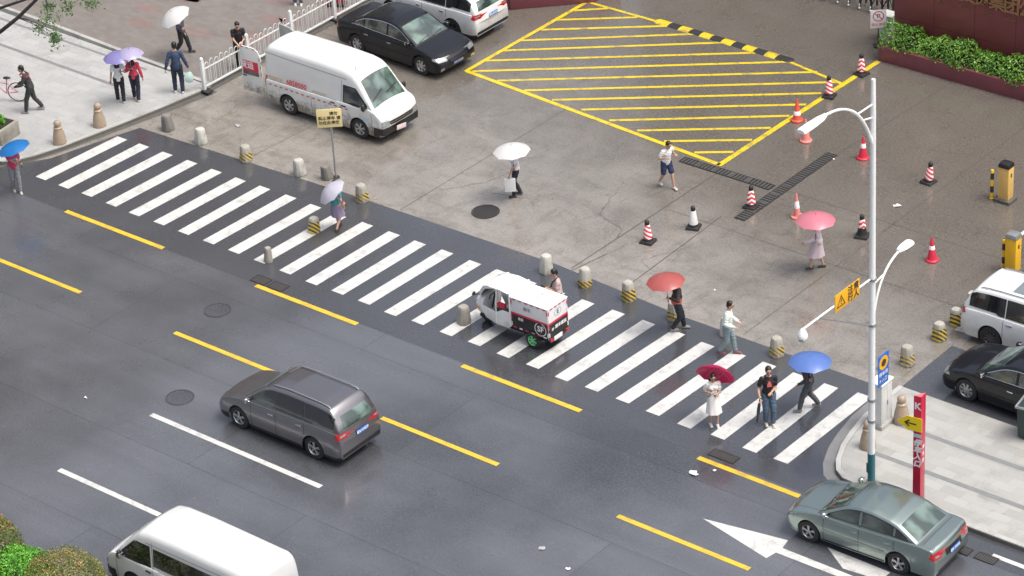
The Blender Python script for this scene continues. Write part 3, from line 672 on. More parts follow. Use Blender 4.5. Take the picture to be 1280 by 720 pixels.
# traffic sensor arm clamped to the post
t = thing('sensor_arm', 'thin white horizontal arm with grey brace reaching out from the lamp post', 'arm', (PX, PY, K + 5.85))
MB().tube([(0, -.12, 0), (0, -2.92, .04)], .026, 10).build('arm', M['white_paint'], t, smooth=60)
MB().tube([(0, -.12, -1.25), (0, -2.2, -.02)], .022, 10).build('brace', M['grey_metal'], t, smooth=60)
d = thing('dome_camera', 'white round dome camera hanging at the end of the thin arm', 'camera', (PX, PY - 2.92, K + 5.80))
MB().lathe([(.01, .10), (.04, .10), (.08, .05), (.12, -.04), (.128, -.10), (.12, -.13)], n=24).build('housing', M['white_paint'], d, smooth=50)
MB().lathe([(.118, -.13), (.10, -.19), (.06, -.23), (.01, -.245)], n=24).build('dome', M['lamp_clear'], d, smooth=60)
M['sign_yellow'] = simple('yellow_warning_sheet', (.85, .42, .012), .4, var=.04)
w_ = thing('warning_sign', 'yellow warning sign with a black triangle and four characters on the thin arm', 'sign', (PX + .035, PY - 1.12, K + 5.92))
MB().box((0, 0, 0), (.016, 1.02, .46)).build('panel', M['sign_yellow'], w_, bevel=.003)
MB().box((-.02, -.3, -.02), (.03, .04, .3)).box((-.02, .3, -.02), (.03, .04, .3)).build('bracket', M['grey_metal'], w_)
tr = MB()
for q in range(3):
    an = [R(90 + 120 * q), R(210 + 120 * q)]; P = [(.21 * math.cos(a_), .21 * math.sin(a_) - .04) for a_ in an]; Q = [(.155 * math.cos(a_), .155 * math.sin(a_) - .04) for a_ in an]
    tr.add([(.011, -.27 + P[0][0], P[0][1]), (.011, -.27 + P[1][0], P[1][1]), (.011, -.27 + Q[1][0], Q[1][1]), (.011, -.27 + Q[0][0], Q[0][1])], [(0, 1, 2, 3)])
tr.box((.011, -.27, .02), (.004, .03, .10)).box((.011, -.27, -.07), (.004, .035, .03)); tr.build('warning_symbol', M['dark_text'], w_)
for ch, dy, dz in (('注', .12, .1), ('意', .36, .1), ('行', .12, -.12), ('人', .36, -.12)): text(ch, .23, M['dark_text'], w_, (.0115, dy, dz), (90, 0, 90), bold=.005)
# blue notice on the post
b_ = thing('blue_sign', 'blue sign with a yellow and black ring emblem fixed to the lamp post', 'sign', (PX + .13, PY + .30, K + 3.2))
MB().box((0, 0, 0), (.014, .46, .86)).build('panel', simple('blue_sheet', (.02, .14, .52), .35, var=.06), b_, bevel=.003)
MB().box((-.04, -.15, .1), (.06, .2, .04)).build('bracket', M['grey_metal'], b_)
MB().lathe([(.001, .009), (.19, .009), (.19, .012), (.001, .012)], (0, 0, 0), 26, 'x').build('ring', M['sign_yellow'], b_).location = (0, 0, .19)
MB().lathe([(.001, .0135), (.10, .0135), (.10, .016), (.001, .016)], (0, 0, 0), 26, 'x').build('disc', M['dark_text'], b_).location = (0, 0, .19)
text('停车场', .13, M['white_decal'], b_, (.0085, 0, -.12), (90, 0, 90)); text('P 入口', .12, M['white_decal'], b_, (.0085, 0, -.30), (90, 0, 90))

# ------------------------------------------------------------------ control cabinet, red post sign, bin
t = thing('control_cabinet', 'white metal roadside control cabinet behind the lamp post', 'cabinet', (28.42, 2.62, K))
MB().box((0, 0, .06), (.40, .54, .12)).build('plinth', M['kerb'], t, bevel=.01)
MB().box((0, 0, .70), (.34, .48, 1.16)).build('housing', simple('grey_white_enamel', (.62, .63, .61), .4, var=.06, dirt=.25), t, bevel=.012)
MB().box((0, 0, 1.32), (.40, .54, .05)).build('lid', M['white_paint'], t, bevel=.015)
MB().box((.173, -.11, .70), (.008, .20, 1.04)).box((.173, .11, .70), (.008, .20, 1.04)).build('door', simple('grey_white_door', (.58, .59, .57), .4, dirt=.3), t, bevel=.002)
MB().box((.185, .02, .72), (.015, .03, .12)).build('handle', M['grey_metal'], t)
t = thing('direction_post', 'tall red three sided direction post with white writing and a yellow arrow plate', 'sign post', (31.02, .24, K), 8)
M['post_red'] = simple('crimson_enamel', (.50, .012, .05), .35, var=.06, coat=.3)
MB().prism([(-.07, -.16), (.13, -.16), (.13, .10)], 0, 3.1).build('column', M['post_red'], t, bevel=.008)
MB().add([(x, y, 3.106) for x, y in ((-.055, -.15), (.12, -.15), (.12, .08))], [(0, 1, 2)]).build('top_cap', simple('pinkish_cap', (.62, .16, .18), .4), t)
ap = MB().loft([[(x, yy, z) for x, z in ((-.48, 0), (-.22, .19), (.16, .19), (.16, -.19), (-.22, -.19))] for yy in (-.19, -.172)]).build('arrow_plate', simple('yellow_plate', (.86, .62, .01), .4, var=.04), t); ap.location = (0, 0, 2.32)
MB().loft([[(x, yy, z) for x, z in ((-.30, 0), (-.18, .10), (-.15, .07), (-.22, .018), (.02, .018), (.02, -.018), (-.22, -.018), (-.15, -.07), (-.18, -.10))] for yy in (-.195, -.191)]).build('arrow', M['dark_text'], ap)
text('K', .26, M['white_decal'], t, (.035, -.163, 2.82), bold=.008)
for k, ch in enumerate('停车入口'): text(ch, .20, M['white_decal'], t, (.035, -.163, 1.78 - .20 * k), shear=.25, bold=.010)
for k, ch in enumerate('停车场'): text(ch, .13, M['white_decal'] , t, (.134, -.03, 1.62 - .19 * k), (90, 0, 90), shear=.2)
MB().box((.035, -.163, 1.99), (.20, .004, .10)).build('pale_panel', simple('pale_blue_panel', (.45, .62, .68), .4), t)
t = thing('wheelie_bin', 'dark green wheeled rubbish bin cut off by the right edge, beside the black car', 'bin', (31.78, 4.25, K), 8)
bm_ = simple('dark_green_bin_plastic', (.018, .035, .035), .4, var=.2, coat=.2)
MB().box((0, 0, .50), (.46, .52, .88), taper=1.14).build('body', bm_, t, bevel=.02)
b = MB(); b.box((0, -.32, .96), (.60, .05, .06)).box((0, .32, .96), (.60, .05, .06)).box((-.28, 0, .96), (.05, .60, .06)).box((.28, 0, .96), (.05, .60, .06)); b.build('rim', M['grey_metal'], t, bevel=.012)
MB().box((0, 0, .90), (.5, .57, .02)).build('bag', simple('black_bin_bag', (.015, .015, .016), .3, bmp=1.), t)
for y in (-.2, .2): MB().lathe([(.02, -.025), (.09, -.025), (.09, .025), (.02, .025)], (.22, y, .09), 18, 'y').build('wheel', M['rubber'], t)
text('🚮' if False else '♻', .24, M['grey_decal'], t, (0, -.272, .55))

# ------------------------------------------------------------------ maroon name wall, planter, gate
t = thing('name_wall', 'dark maroon stone wall with raised bronze characters behind the hedge', 'wall', (16.85, 21.2, 0))
MB().box((11, .25, 2.0), (22, .5, 4.0)).build('wall', M['maroon'], t, bevel=.01)
j = MB()
for k in range(1, 15): j.box((k * 1.45, -.0005, 2.0), (.012, .003, 4.0))
for z in (1.15, 2.3): j.box((11, -.0004, z), (22, .0022, .010))
j.build('stone_joints', simple('dark_joint', (.05, .012, .014), .6), t)
for k, ch in enumerate('建设投资集团公司'): text(ch, .58, M['gold'], t, (1.61 + .52 * k, -.03, 2.52), extrude=.03, bold=.012, name='raised_character')
for k, ch in enumerate(['CONS', 'TRUC', 'TION', 'GROUP', 'CO']): text(ch, .12, M['gold'], t, (1.75 + .8 * k, -.012, 2.06), extrude=.012, name='raised_letters')
t = thing('hedge_planter', 'long low maroon stone planter in front of the name wall', 'planter', (16.9, 20.25, 0))
MB().box((11, .1, .26), (22, .2, .52)).box((.1, .45, .26), (.2, .5, .52)).build('rim', M['maroon_rim'], t, bevel=.01)
MB().box((11.1, .55, .22), (21.8, .7, .44)).build('soil', M['soil'], t)
t = thing('stretch_gate', 'black folding stretch gate with white caster balls beside the maroon wall', 'gate', (15.6, 23.1, 0))
for k in range(16):
    x = -k * .42; p = MB().box((x, 0, .75), (.05, .05, 1.35)).box((x, .35, .75), (.05, .05, 1.35)).box((x, .17, 1.4), (.04, .35, .04)); p.build('upright', M['black_plastic'], t)
    c = MB().ell((x, -.05, .06), (.035, .035, .045)).ell((x, -.05, .17), (.025, .025, .04)); c.build('caster', M['white_paint'], t, smooth=60)
    if k < 15: MB().tube([(x, .02, .25), (x - .42, .02, 1.2)], .015, 6).tube([(x, .06, 1.2), (x - .42, .06, .25)], .015, 6).tube([(x, .02, .8), (x - .42, .02, .3)], .015, 6).build('scissor_bar', M['dark_metal'], t)
t = thing('horn_sign', 'small white sign with a red prohibition ring at the left end of the hedge', 'sign', (16.33, 21.1, 0), 41)
MB().tube([(0, .02, 0), (0, .02, 1.0)], .02, 8).box((0, .02, .02), (.3, .3, .04)).build('stand', M['dark_metal'], t)
b = MB().box((0, 0, .95), (.50, .02, .62)).build('panel', M['white_decal'], t, bevel=.006)
rg = MB()
for k in range(28):
    a0, a1 = 2 * math.pi * k / 28, 2 * math.pi * (k + 1) / 28; rg.add([(r_ * math.cos(q), -.0125, 1.05 + r_ * math.sin(q)) for r_, q in ((.15, a0), (.15, a1), (.18, a1), (.18, a0))], [(0, 1, 2, 3)])
rg.box((0, -.013, 1.05), (.31, .002, .03), (0, R(40), 0)); rg.build('prohibition_ring', M['red_paint'], t)
text('P', .22, M['dark_text'], t, (0, -.0115, 1.05)); text('禁止停车', .11, M['red_paint'], t, (0, -.0115, .76))
t = thing('utility_box', 'pale grey box standing behind the small prohibition sign', 'utility box', (16.3, 21.75, 0))
MB().box((0, 0, .42), (.42, .4, .84)).build('housing', simple('pale_grey_box', (.50, .52, .48), .5, dirt=.3), t, bevel=.015)
MB().box((0, 0, .86), (.46, .44, .04)).build('lid', simple('pale_grey_lid', (.55, .57, .53), .5), t, bevel=.01)
# the maroon kerb wall at the top centre
o = MB().prism([(3.2, 18.2), (4.35, 17.0), (4.75, 16.95), (6.75, 18.9), (6.6, 20.5), (4, 21)], 0, .9).build('maroon_plinth', M['maroon_rim'], bevel=.02); tag(o, 'low maroon stone plinth cut off by the top edge, beyond the white estate car', 'plinth')
# red banner stand on the plaza
t = thing('banner_stand', 'red banner stand behind the railing at the top edge', 'banner', (-.35, 14.1, .02), 30)
MB().box((0, 0, .75), (.62, .02, 1.3)).build('banner', M['red_paint'], t, bevel=.005)
MB().box((0, 0, .04), (.6, .3, .08)).build('foot', M['black_plastic'], t)

# ------------------------------------------------------------------ litter
def scrap(x, y, z, s, lab, mat, seed):
    r = random.Random(seed); mb = MB(); n = 9; pts = [(0, 0, .02)]
    for k in range(n):
        a = 2 * math.pi * k / n; q = s * r.uniform(.5, 1); pts.append((q * math.cos(a), q * .7 * math.sin(a), r.uniform(0, .04)))
    mb.add(pts, [(0, 1 + k, 1 + (k + 1) % n) for k in range(n)]); o = mb.build('paper_scrap', mat); o.location = (x, y, z); tag(o, lab, 'litter'); return o
scrap(22.48, 12.64, .01, .16, 'flat white paper scrap on the forecourt right of the lamp post', M['white_decal'], 1)
scrap(25.71, -1.72, .01, .17, 'larger white paper scrap on the road below the rusty grate', M['white_decal'], 2)
scrap(26.09, -1.33, .015, .07, 'tiny white paper scrap touching the yellow dash', M['white_decal'], 3)
scrap(10.34, -7.86, .01, .07, 'small white scrap on the road left of the white lane dash', M['white_decal'], 4)
scrap(25.65, -6.72, .01, .08, 'white scrap on the road near the bottom edge', M['white_decal'], 5)
scrap(19.4, 14.0, .01, .05, 'tiny white scrap just left of the red cone by the lamp post', M['white_decal'], 6)
scrap(2.9, 5.9, .01, .16, 'crumpled scrap on the concrete left of the van', M['grey_decal'], 8)
scrap(20.9, 5.9, .01, .05, 'tiny white scrap in the middle of the forecourt', M['white_decal'], 9)
scrap(24.6, -6.4, .01, .12, 'greyish scrap on the road near the bottom edge', M['grey_decal'], 10)

# ------------------------------------------------------------------ leaves
def leafmat(name, cols, rough=.4):
    m, nt, b = new_mat(name); g = nt.nodes.new('ShaderNodeNewGeometry'); r = nt.nodes.new('ShaderNodeValToRGB'); e = r.color_ramp.elements
    while len(e) < len(cols): e.new(.5)
    for k, c in enumerate(cols): e[k].position = k / (len(cols) - 1); e[k].color = (*c, 1)
    f = mth(nt, 'MULTIPLY_ADD', g.outputs['Random Per Island'], .62, mth(nt, 'MULTIPLY', ramp(nt, noise(nt, coords(nt), 2.4, 4), [(.3, 0.), (.7, 1.)]), .38))
    ln(nt, f, r.inputs['Fac']); ln(nt, r.outputs['Color'], b.inputs['Base Color']); b.inputs['Roughness'].default_value = rough
    b.inputs['Coat Weight'].default_value = .25; b.inputs['Coat Roughness'].default_value = .2
    tl = nt.nodes.new('ShaderNodeBsdfTranslucent'); ln(nt, r.outputs['Color'], tl.inputs['Color'])
    mx = nt.nodes.new('ShaderNodeMixShader'); mx.inputs[0].default_value = .25; out = nt.nodes['Material Output']
    ln(nt, b.outputs[0], mx.inputs[1]); ln(nt, tl.outputs[0], mx.inputs[2]); ln(nt, mx.outputs[0], out.inputs['Surface']); return m
def leaves(name, P, Nrm, size, mat, parent, spread=.6, kind=None):
    """small folded leaf (4 triangles) at every point, roughly facing its normal"""
    n = len(P); P = np.asarray(P); Nrm = np.asarray(Nrm) + rng.normal(0, spread, (n, 3)); Nrm /= np.linalg.norm(Nrm, axis=1)[:, None] + 1e-9
    t = rng.normal(0, 1, (n, 3)); t -= (t * Nrm).sum(1)[:, None] * Nrm; t /= np.linalg.norm(t, axis=1)[:, None] + 1e-9; q = np.cross(Nrm, t)
    s = (size * rng.uniform(.6, 1.3, n))[:, None]
    V = np.stack([P - t * s * .5, P + q * s * .28 + Nrm * s * .08, P + t * s * .55, P - q * s * .28 + Nrm * s * .08, ], 1).reshape(-1, 3)
    F = np.stack([np.arange(n) * 4 + k for k in (0, 1, 2)] + [np.arange(n) * 4 + k for k in (0, 2, 3)], 1).reshape(-1, 3)
    me = bpy.data.meshes.new(name); me.from_pydata(V.tolist(), [], F.tolist()); me.materials.append(mat); me.update()
    return link(name, me, parent, kind=kind)
L_green = leafmat('bright_green_leaf', [(.03, .11, .012), (.09, .30, .025), (.16, .48, .04), (.26, .62, .08)])
L_hedge = leafmat('hedge_leaf', [(.02, .06, .010), (.08, .22, .02), (.20, .42, .05), (.40, .58, .12)])
L_red = leafmat('red_tipped_leaf', [(.03, .07, .015), (.09, .19, .025), (.26, .20, .05), (.50, .09, .06)])
L_brown = leafmat('bronze_green_leaf', [(.05, .08, .02), (.16, .24, .05), (.34, .28, .10), (.46, .20, .13)])
L_tree = leafmat('pale_tree_leaf', [(.03, .07, .02), (.08, .16, .05), (.16, .27, .09), (.26, .38, .16)])
# hedge in the planter: rows of shrubs as one clipped hedge
t = thing('hedge', 'leafy green hedge growing in the maroon planter', 'hedge', (16.9, 20.5, .44))
n = 26000; u = rng.uniform(0, 20, n); a = rng.uniform(0, 1, n); lump = .10 * np.sin(u * 2.9) + .07 * np.sin(u * 6.7 + 1) + .05 * np.sin(u * 13)
th = a * math.pi; rad = rng.uniform(.72, 1.05, n) ** .6; hh = .62 + lump; dd = .50 + .5 * lump
P = np.stack([u - .05, .28 - np.cos(th) * dd * rad, np.clip(np.sin(th) * hh * rad, .02, None) + .0], 1); Nn = np.stack([0 * u, -np.cos(th), np.sin(th) + .3], 1)
P[:, 2] += rng.normal(0, .02, n)
leaves('foliage', P, Nn, .085, L_hedge, t)
mb = MB()
for k in range(60): mb.tube([(k * .33 + .1, .3, 0), (k * .33 + .1 + random.uniform(-.1, .1), .3 + random.uniform(-.15, .15), .4)], [.015, .006], 5)
mb.build('stems', M['bark'], t)
def ball(x, y, z, r, h, mat, lab, seed, n=15000, leaf=.05):
    t = thing('ball_shrub', lab, 'shrub', (x, y, z), group=None)
    ph = np.arccos(rng.uniform(-.25, 1, n)); az = rng.uniform(0, 2 * math.pi, n); d = np.stack([np.sin(ph) * np.cos(az), np.sin(ph) * np.sin(az), np.cos(ph)], 1)
    lump = 1 + .05 * np.sin(d[:, 0] * 7 + seed) * np.sin(d[:, 1] * 8) + .04 * np.sin(d[:, 2] * 11 + seed)
    rr = (rng.uniform(.6, 1.0, n) ** .35) * lump
    P = d * rr[:, None] * np.array([r, r, h]) + np.array([0, 0, h * .3])
    leaves('foliage', P, d, leaf, mat, t, .7)
    mb = MB(); rn = random.Random(seed)
    for k in range(14):
        a = rn.uniform(0, 6.28); mb.tube([(0, 0, -.1), (.3 * r * math.cos(a), .3 * r * math.sin(a), h * .5), (.7 * r * math.cos(a), .7 * r * math.sin(a), h * .9)], [.03, .018, .005], 5)
    mb.build('branches', M['bark'], t)
ball(16.95, -14.90, .12, 1.15, 1.22, L_brown, 'rounded bronze and green clipped shrub, rightmost of the three at the bottom left', 1, 17000)
ball(15.75, -15.35, .12, 1.1, 1.14, L_green, 'rounded bright green clipped shrub between the two bronze ones', 2, 16000, .06)
ball(14.75, -15.25, .12, 1.0, 1.62, L_red, 'rounded dark shrub with red tips, leftmost at the bottom left', 3, 15000)

# stone planter at the left edge
t = thing('stone_planter', 'grey stone planter with a small green plant cut off by the left edge', 'planter', (-3.1, 1.1, K), 8)
MB().box((0, 0, .24), (1.7, .9, .48)).build('box', M['conc_boll'], t, bevel=.02); MB().box((0, 0, .49), (1.5, .7, .03)).build('soil', M['soil'], t)
n = 900; d = rng.normal(0, 1, (n, 3)); d[:, 2] = np.abs(d[:, 2]); d /= np.linalg.norm(d, axis=1)[:, None]
P = d * rng.uniform(.5, 1, n)[:, None] ** .5 * np.array([.6, .28, .34]) + np.array([.1, 0, .5]); leaves('plant', P, d, .12, L_green, t)

# ------------------------------------------------------------------ street tree whose branches enter at the top left
t = thing('street_tree', 'dark wet tree with small pale green leaves at the top left corner', 'tree', (-3.1, .55, K))
tr = MB().tube([(0, 0, 0), (.05, 0, 1.2), (-.05, .05, 2.6), (.05, 0, 3.5)], [.19, .15, .13, .12], 12)
def W3(x, y, z): return (x + 3.1, y - .55, z - K)
limbs = [([(-3.05, .55, 3.4), (-2.2, .55, 3.9), (-1.24, .6, 4.3), (-.75, .95, 4.75), (-.26, 1.32, 5.3), (.1, 1.6, 5.9)], .075, .045),
         ([(-3.05, .55, 3.5), (-2.6, .95, 4.2), (-1.98, 1.34, 4.6), (-1.26, 1.7, 4.9), (-.6, 2.0, 5.2), (.2, 2.3, 5.6)], .06, .022),
         ([(-3.05, .55, 3.5), (-3.4, .9, 4.5), (-3.6, 1.2, 5.6)], .09, .03), ([(-3.05, .55, 3.5), (-3.5, .1, 4.5), (-4.0, -.4, 5.5)], .09, .03)]
for pts, a, b in limbs: tr.tube([W3(*p) for p in pts], [a + (b - a) * k / (len(pts) - 1) for k in range(len(pts))], 10)
tr.build('trunk', M['bark'], t, smooth=60)
tw = MB(); P = []; Nn = []; rn = random.Random(5)
clusters = [((-.45, 1.83, 4.4), .30, 120), ((.28, 1.41, 4.1), .22, 120), ((-.45, 1.42, 4.3), .20, 70), ((-.82, 2.21, 4.6), .25, 110), ((.04, 2.25, 4.8), .28, 110), ((.87, 2.47, 5.0), .28, 110), ((.0, 1.6, 4.15), .2, 90), ((-1.6, 1.9, 5.0), .35, 120), ((.5, 2.6, 5.3), .35, 120), ((-3.3, 1.2, 5.6), .7, 300), ((-3.9, -.3, 5.5), .7, 300)]
src = [(-.75, .95, 4.75), (-.26, 1.32, 5.3), (-.6, 2.0, 5.2)]
for c, r_, k_ in clusters:
    s0 = min(src + [(-3.4, .9, 4.5), (-3.5, .1, 4.5)], key=lambda s_: (Vector(s_) - Vector(c)).length)
    mid = (Vector(s0) + Vector(c)) / 2 + Vector((0, 0, .12)); tw.tube([W3(*s0), W3(*mid), W3(*c)], [.018, .011, .005], 6)
    for q in range(9):
        e = Vector(c) + Vector([rn.gauss(0, 1) * r_ * .6 for _ in range(3)]); tw.tube([W3(*c), W3(*e)], [.006, .003], 4)
    for q in range(k_):
        p = Vector(c) + Vector([rn.gauss(0, 1) * r_ * f_ for f_ in (.5, .5, .42)]); P.append(W3(*p)); Nn.append((0, 0, 1))
tw.build('twigs', M['bark'], t); leaves('crown', P, Nn, .10, L_tree, t, .9)

# office building added out of view to darken what the wet ground mirrors
t = thing('added_office_building', 'brown office building added unseen beyond the forecourt to darken its wet reflections', 'building', (12, 34, 0))
MB().box((20, 7, 8.5), (70, 14, 17)).build('wall', simple('brown_cladding', (.12, .09, .075), .5, var=.15, vscale=.5), t)
for fl in range(4):
    MB().box((20, -.03, 2.4 + fl * 3.4), (68, .08, 1.7)).build('window_band', M['glass'], t)
MB().box((20, 7, 17.2), (71, 15, .4)).build('roof', M['conc_dark'], t)

t = thing('added_apartment_block', 'grey apartment block added unseen beyond the plaza to darken reflections in the road', 'building', (-40, 10, 0))  # unseen block, added to dim what the wet road on the left mirrors
MB().box((0, 12, 12), (44, 24, 24)).build('wall', simple('grey_render', (.16, .15, .145), .7, var=.15, vscale=.5), t)
for fl in range(5):
    for k in range(9): MB().box((22.03, 2 + k * 2.5, 3.0 + fl * 3.2), (.08, 1.4, 1.5)).build('window', M['glass'], t)
MB().box((0, 12, 24.2), (45, 25, .4)).build('roof', M['conc_dark'], t)
# ------------------------------------------------------------------ vehicles
def prof_fn(pts, sm=.0, lo=None, hi=None):
    pts = sorted(pts); xs = np.array([p[0] for p in pts]); zs = np.array([p[1] for p in pts])
    X = np.linspace(xs[0], xs[-1], 800); Z = np.interp(X, xs, zs)
    if sm > 0:
        k = int(sm / (X[1] - X[0])); 
        if k > 1:
            ker = np.hanning(2 * k + 1); ker /= ker.sum(); Zp = np.pad(Z, k, mode='reflect', reflect_type='odd'); Z = np.convolve(Zp, ker, 'valid')
    return lambda x: float(np.interp(x, X, Z))
def wheel(parent, x, y, r, wdt, rim_mat, side, spokes=5, hub=None):
    """tyre with a rim child; side=-1 faces -y"""
    w_ = MB().lathe([(r * .62, -wdt / 2), (r * .93, -wdt / 2), (r, -wdt * .36), (r, wdt * .36), (r * .93, wdt / 2), (r * .62, wdt / 2), (r * .60, 0)], n=32, axis='y', cap=False).build('wheel', M['rubber'], parent, smooth=35)
    w_.location = (x, y, r)
    s = side; f = wdt / 2 * s
    b = MB(); b.lathe([(.001, f * .30), (r * .61, f * .30)], n=28, axis='y', cap=False); b.build('brake_disc', M['dark_metal'], w_)
    m = MB(); m.lathe([(r * .66, f * .2), (r * .66, f * .92), (r * .60, f * .98), (r * .57, f * .80), (r * .57, f * .2)], n=32, axis='y', cap=False)
    m.lathe([(.001, f * .95), (r * .13, f * .93), (r * .15, f * .6)], n=18, axis='y', cap=False)
    for k in range(spokes):
        a = 2 * math.pi * k / spokes + .3; ca, sa = math.cos(a), math.sin(a); P = []
        for rr, hw, dd in ((r * .10, r * .075, .93), (r * .36, r * .085, .86), (r * .585, r * .12, .90)):
            for q in (-1, 1): P.append((rr * ca - q * hw * sa, f * dd, rr * sa + q * hw * ca))
        B = [(p[0], p[1] - f * .25, p[2]) for p in P]
        m.add(P + B, [(0, 1, 3, 2), (2, 3, 5, 4), (0, 2, 8, 6), (2, 4, 10, 8), (1, 7, 9, 3), (3, 9, 11, 5)])
    m.build('rim', rim_mat, w_, smooth=35)
    return w_
class Car:
    def __init__(s, name, label, cat, L, W, deck, roof, wheels, Rw, sill=.20, k=.26, rc=.08, crown=.03, bow=.16, lean=.10, yb=.90, paint=None, clad=None, group=None, tw=.20, backbow=.10, corner=.30, prof=None, bd=None, backlean=.06):
        s.L, s.W = L, W; s.deck = prof_fn(deck, .05); s.roof = prof_fn(roof, .07)
        s.t = thing(name, label, cat, group=group); hl = L / 2; Ra = Rw + .055
        xs = set(np.linspace(-hl, hl, 110).tolist())
        for e in (0, .004, .012, .025, .045, .07, .1, .14, .19): xs |= {hl - e, -hl + e}
        for xw in wheels:
            for th in np.linspace(0, math.pi, 17): xs.add(xw + Ra * math.cos(th))
            xs |= {xw + Ra + .002, xw - Ra - .002}
        xs = sorted(xs); s.k = k; s.ybf = yb
        prof = prof or [(.0, .955), (.25, .975), (.45, 1.0), (.65, .995), (.82, .975), (1.0, .945), (1.3, .93)]
        pr = prof_fn(prof, .05); s.sill = sill
        def hw(x):
            d = max(0, abs(x) - (hl - corner)) / corner; return W / 2 * (1 - .11 * (1 - math.sqrt(max(0, 1 - min(1, d) ** 2.2))) - .012 * (abs(x) / hl) ** 2)
        rings = []
        for x in xs:
            w_ = hw(x); de = s.deck(x); H = max(0., s.roof(x) - de); zb = sill + .06 * (max(0, abs(x) - hl + .3) / .3) ** 2
            for xw in wheels:
                d = abs(x - xw)
                if d <= Ra: zb = max(zb, Rw + math.sqrt(max(0, Ra * Ra - d * d)))
            zs = de - .035; zb = min(zb, zs - .02); r = []
            for t in (0, .12, .3, .5, .7, .86, 1): z = zb + (zs - zb) * t; r.append((w_ * pr(z), z))
            y0 = w_ * pr(zs); yi = w_ * yb; r.append((y0 - (y0 - yi) * .35, de - .008)); r.append((yi, de))
            rr = min(rc, H * .45); zc = de + H - rr
            for t in (.25, .5, .75, 1): z = de + (zc - de) * t; r.append((yi - k * (z - de), z))
            yc = r[-1][0]; cy = rr * .9
            for a in (30, 60, 90): r.append((yc - cy * (1 - math.cos(R(a))) - k * rr * math.sin(R(a)), zc + rr * math.sin(R(a))))
            yt = r[-1][0]; cr = crown * min(1, yt / (W * .35)) * (1 if H > .02 else .7)
            for t in (.75, .5, .25, 0): r.append((yt * t, de + H + cr * (1 - t * t)))
            full = [(x, -y, z) for y, z in r] + [(x, y, z) for y, z in r[-2::-1]]
            out = []
            for (px, py, pz) in full:
                q = (abs(py) / (W / 2)) ** 2.4
                f = max(0, (px - (hl - .9)) / .9) ** 1.6; px -= f * (bow * q + lean * max(0, pz - .45) / .4 * (px > 0) * .6 + .05 * max(0, .38 - pz) / .2)
                f = max(0, (-px - (hl - .9)) / .9) ** 1.6 if px < 0 else 0; px += f * (backbow * q + backlean * max(0, pz - .6) / .5 + .04 * max(0, .38 - pz) / .2)
                out.append((px, py, pz))
            rings.append(out)
        mb = MB(); mb.loft(rings, cap=True, close=False)
        n = len(rings[0]); mb.f.append(list(range(n))); mb.m.append(0); mb.f.append([(len(rings) - 1) * n + j for j in range(n)][::-1]); mb.m.append(0)
        if clad:
            for i, f in enumerate(mb.f):
                if sum(mb.v[j][2] for j in f) / len(f) < clad[0]: mb.m[i] = 1
        s.body = mb.build('body', [paint] + ([clad[1]] if clad else []), s.t, smooth=38)
        # closed skirt behind the wheel arches and below
        s.bvh = BVHTree.FromPolygons([Vector(v) for v in mb.v], [list(f) for f in mb.f])
        ub = MB(); zt = min(s.deck(x) for x in (hl - .35, -hl + .35)) - .1
        ub.box((0, 0, (.17 + zt) / 2), (L - .55, W - .50, zt - .17))
        for xw in wheels: pass
        ub.build('underbody', M['black_plastic'], s.t)
        for xw in wheels:
            for sd in (-1, 1): wheel(s.t, xw, sd * (W / 2 - tw / 2 - .025), Rw, tw, s_rim[0], sd, s_rim[1])
    def decal(s, name, low, high, d, mat, off=.005, n=14, m=6, parent=None, both=False, thick=0):
        for sg in ((1, -1) if both else (1,)):
            lo = [Vector((p[0], p[1] * sg, p[2])) for p in low]; hi = [Vector((p[0], p[1] * sg, p[2])) for p in high]; dd = Vector((d[0], d[1] * sg, d[2])).normalized()
            def rs(P, u):
                f = u * (len(P) - 1); i = min(int(f), len(P) - 2); return P[i].lerp(P[i + 1], f - i)
            V = {}; vs = []
            for i in range(n + 1):
                for j in range(m + 1):
                    p = rs(lo, i / n).lerp(rs(hi, i / n), j / m); h = s.bvh.ray_cast(p - dd * 4, dd)
                    if h[0] is not None:
                        nn = h[1] if h[1].dot(dd) < 0 else -h[1]; V[i, j] = len(vs); vs.append(h[0] + (nn * .5 - dd * .5).normalized() * off)
            fs = [(V[i, j], V[i + 1, j], V[i + 1, j + 1], V[i, j + 1]) for i in range(n) for j in range(m) if all(q in V for q in ((i, j), (i + 1, j), (i + 1, j + 1), (i, j + 1)))]
            if not fs: continue
            mb = MB(); mb.add(vs, fs); o = mb.build(name, mat, parent or s.t, smooth=60)
        return o
    def side(s, name, lo, hi, mat, **kw):
        return s.decal(name, [(x, -2, z) for x, z in lo], [(x, -2, z) for x, z in hi], (0, 1, 0), mat, both=kw.pop('both', True), **kw)
    def top(s, name, lo, hi, mat, d=(0, 0, -1), z=3, **kw):
        return s.decal(name, [(x, y, z) for x, y in lo], [(x, y, z) for x, y in hi], d, mat, **kw)
    def window(s, x0, x1, zb, gap=.085, mat=None, name='window', top=None):
        xs = np.linspace(x0, x1, 13); lo = []; hi = []
        for x in xs:
            t_ = min(s.roof(x) - gap, top or 9); b_ = zb(x) if callable(zb) else zb
            if t_ > b_ + .015: lo.append((x, b_)); hi.append((x, t_))
        if len(lo) < 2: return
        s.side(name, lo, hi, mat or M['glass'], off=.008, n=16, m=5)
    def seams(s, xs, zt, extra=0):
        for x in xs:
            s.side('door_seam', [(x, s.sill + .05), (x + .012, s.sill + .05)], [(x, zt), (x + .012, zt)], M['black_plastic'], off=.003, n=1, m=10)
